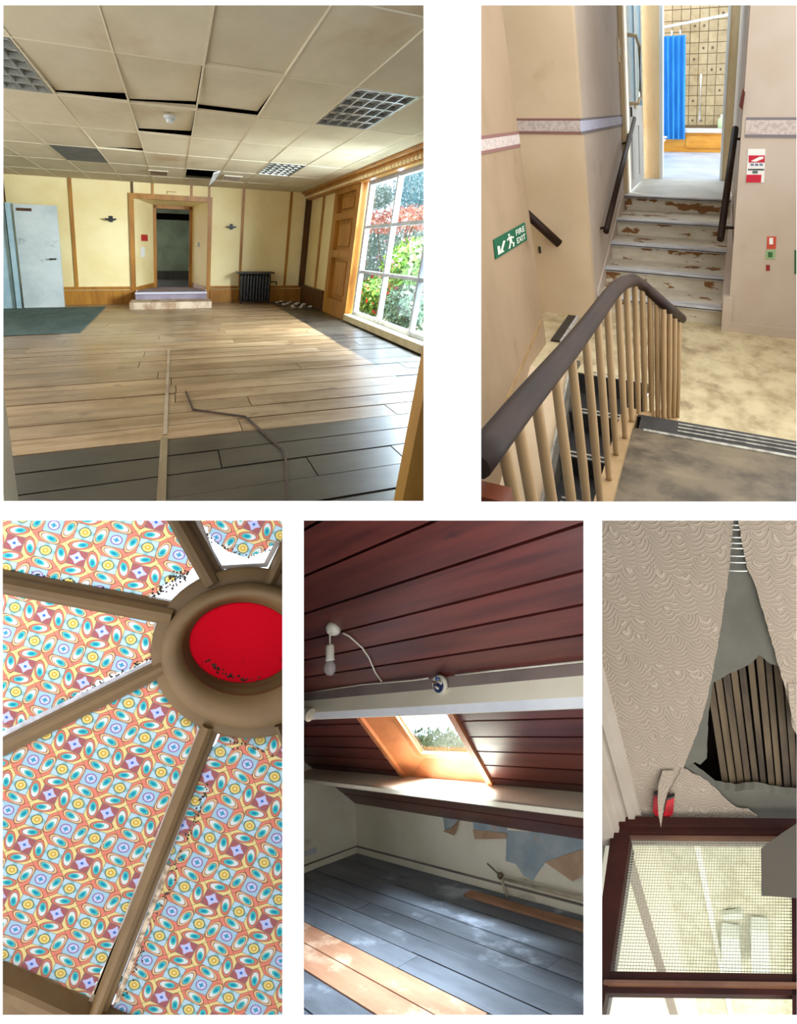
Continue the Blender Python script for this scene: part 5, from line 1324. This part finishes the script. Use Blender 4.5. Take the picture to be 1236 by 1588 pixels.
# red clips
red_clip = mk('red_plastic_clip', (176, 24, 34), (140, 14, 24), (30, 30, 30), rough=0.4)
for pts, lab in ((((1014, 1232), (1022, 1230), (1024, 1262), (1018, 1268), (1012, 1258)), 'red plastic clip left of the hanging paper tail'),
                 (((1035, 1238), (1046, 1234), (1044, 1262), (1036, 1270), (1028, 1268)), 'red plastic clip with dark top right of the hanging paper tail')):
    o = thing('red_clip', R5, C5(*pts[3], 0.03), lab, 'clip', 'red clips on the torn ceiling')
    MB(R5).prism([C5(x, y, 0.024) for x, y in pts], (0, 0, 0.006)).build('body', red_clip, o, bevel=0.002)
    MB(R5).prism([C5(x, y, 0.027) for x, y in (pts[0], pts[1], (pts[1][0], pts[1][1] + 3), (pts[0][0], pts[0][1] + 3))], (0, 0, 0.008)).build('jaw', black_iron, o)
# cornice and wall at the left
cs = [(960, 1170), (949, 1170)]
sA = C5(966, 1170)[0]
cn = thing('trim_2', R5, (sA - 0.03, 1.6, H5 - 0.05), 'moulded cornice along the left of the torn ceiling', kind='structure')
for k, (ds0, ds1, d0, d1) in enumerate(((0.0, 0.012, 0.0, 0.022), (-0.016, 0.0, 0.0, 0.034), (-0.040, -0.024, 0.0, 0.040), (-0.052, -0.040, 0.0, 0.06), (-0.10, -0.052, 0.0, 0.074), (-0.118, -0.10, 0.0, 0.10))):
    onebox(R5, (sA + ds0, sA + ds1, 0.8, T5, H5 - d1, H5 - d0), 'moulding', corn5, parent=cn)
onebox(R5, (sA - 0.024, sA - 0.016, 0.8, T5, H5 - 0.028, H5), 'moulding', corn5, parent=cn)
MB(R5).box(sA - 0.2, sA - 0.118, 0.8, T5 + 0.4, 0.2, H5).build('wall_left', corn5, label='beige wall below the cornice at the left edge', kind='structure')
# ---- glazed partition
gp = thing('glazed_partition', R5, W5(1090, 1560), 'mahogany glazed partition with wired glass under the torn ceiling', 'partition')
def wpl(pts, d0, d1, m, name, **kw):
    q = [W5(x, y, d0) for x, y in pts]; p0 = [W5(x, y, d0) for x, y in pts]
    return MB(R5).prism(q, (0, d0 - d1, 0)).build(name, m, gp, **kw)
wpl([(950, 1266), (1300, 1270), (1300, 1280), (958, 1278)], 0.05, 0.0, mahog, 'top_rail')
wpl([(958, 1278), (1300, 1280), (1300, 1292), (962, 1290)], 0.03, 0.0, mahog, 'top_rail')
wpl([(962, 1290), (1300, 1292), (1300, 1302), (972, 1299)], 0.015, -0.02, mahog_lt, 'glazing_bead')
wpl([(951, 1268), (972, 1278), (977, 1300), (946, 1508), (928, 1600), (905, 1600)], 0.035, -0.03, mahog, 'stile')
wpl([(970, 1299), (977, 1299), (947, 1507), (942, 1507)], 0.02, -0.02, mahog, 'glazing_bead')
wpl([(938, 1506), (1300, 1511), (1300, 1524), (936, 1519)], 0.03, 0.01, mahog, 'middle_rail')
wpl([(936, 1519), (1300, 1524), (1300, 1530), (935, 1525)], 0.045, 0.0, mahog_lt, 'middle_rail')
wpl([(935, 1525), (1300, 1530), (1300, 1544), (932, 1540)], 0.03, 0.01, mahog, 'middle_rail')
wpl([(1227, 1296), (1260, 1296), (1268, 1620), (1229, 1620)], 0.03, -0.03, mahog, 'stile')
wired = glass_material('wired_glass_sheet', (0.95, 0.95, 0.88), 0.05)
wpl([(968, 1296), (1234, 1300), (1234, 1512), (938, 1512)], 0.0, -0.006, wired, 'wired_pane')
wpl([(936, 1538), (1234, 1540), (1234, 1620), (925, 1620)], 0.0, -0.006, wired, 'clear_pane')
wm = mk('glass_wire', (150, 148, 130), rough=0.5)
wires = MB(R5); a0, a1 = W5(975, 1299, 0.003), W5(1229, 1509, 0.003)
sL, sRr = W5(940, 1505, 0.003)[0], W5(1231, 1505, 0.003)[0]; hT, hBt = W5(1100, 1298, 0.003)[2], W5(1100, 1511, 0.003)[2]
n1_, n2_ = 62, 46; r_ = 0.0004
for k in range(n1_ + 1):
    s = sL + (sRr - sL) * k / n1_; wires.box(s - r_, s + r_, T5 - 0.004, T5 - 0.002, hBt, hT)
for k in range(n2_ + 1):
    h = hBt + (hT - hBt) * k / n2_; wires.box(sL, sRr, T5 - 0.005, T5 - 0.003, h - r_, h + r_)
wires.build('wire_mesh', wm, gp, kind='stuff')
# ---- the bright space beyond the glass
HB5 = H5 + 0.10
by = thing('ceiling_beyond', R5, (0, T5 + 0.6, HB5), 'pale papered ceiling seen through the wired glass', kind='structure')
pale5 = mk('pale_paper_ceiling', (204, 198, 174), (182, 176, 150), (30, 18, 5), lo=0.4, hi=0.6, rough=0.8, bump=0.2)
def B5(x, y, h): return R5.on(x, y, 'h', h)
sC = B5(1000, 1427, HB5 - 0.075)[0] + 0.12
MB(R5).box(sC - 0.05, 0.6, T5 + 0.03, T5 + 9.0, HB5, HB5 + 0.02).build('paper_sheet', pale5, by)
MB(R5).box(sC - 0.11, sC - 0.05, T5 + 0.03, T5 + 9.0, HB5 - 0.05, HB5 + 0.02).build('cornice', mk('pale_cornice', (222, 214, 190), rough=0.6), by)
MB(R5).box(sC - 0.13, sC - 0.11, T5 + 0.03, T5 + 9.0, HB5 - 0.075, HB5 + 0.02).build('picture_rail', mk('taupe_rail', (120, 100, 82), rough=0.6), by)
MB(R5).box(sC - 0.25, sC - 0.13, T5 + 0.03, T5 + 9.0, HB5 - 0.6, HB5 - 0.05).build('wall_paper', mk('pale_wall_beyond', (226, 220, 196), rough=0.7), by)
MB(R5).box(sC + 0.06, sC + 0.075, T5 + 0.03, T5 + 9.0, HB5 - 0.008, HB5).build('bead', mk('white_bead', (240, 238, 228), rough=0.6), by)
lp = thing('pendant_lantern', R5, B5(1140, 1480, HB5 - 0.05), 'pale boxy light fitting seen through the wired glass', 'light fitting')
shade = mk('milky_shade', (206, 210, 196), (190, 196, 182), (9, 9, 9), rough=0.4)
for x0, x1, y0, y1, d in ((1118, 1146, 1452, 1512, 0.05), (1164, 1190, 1442, 1512, 0.05)):
    q = [B5(x, y, HB5 - d) for x, y in ((x0, y0), (x1, y0 + 4), (x1 + 4, y1), (x0 + 2, y1))]
    MB(R5).prism(q, (0, 0, 0.04)).build('shade', shade, lp)
q = [B5(x, y, HB5 - 0.02) for x, y in ((1120, 1420), (1148, 1416), (1152, 1424), (1126, 1428))]
MB(R5).prism(q, (0, 0, 0.015)).build('ceiling_plate', shade, lp)
# grey box corner at the right
cb = mk('grey_card', (78, 71, 60), (68, 62, 52), (5, 5, 5), rough=0.8)
q = [W5(x, y, 0.16) for x, y in ((1180, 1316), (1214, 1291), (1240, 1274), (1300, 1274), (1300, 1396), (1236, 1393), (1181, 1389))]
MB(R5).prism(q, (0, 0.04, 0.02)).build('hanging_board', cb, label='grey brown board corner hanging in front of the wired glass', cat='board')
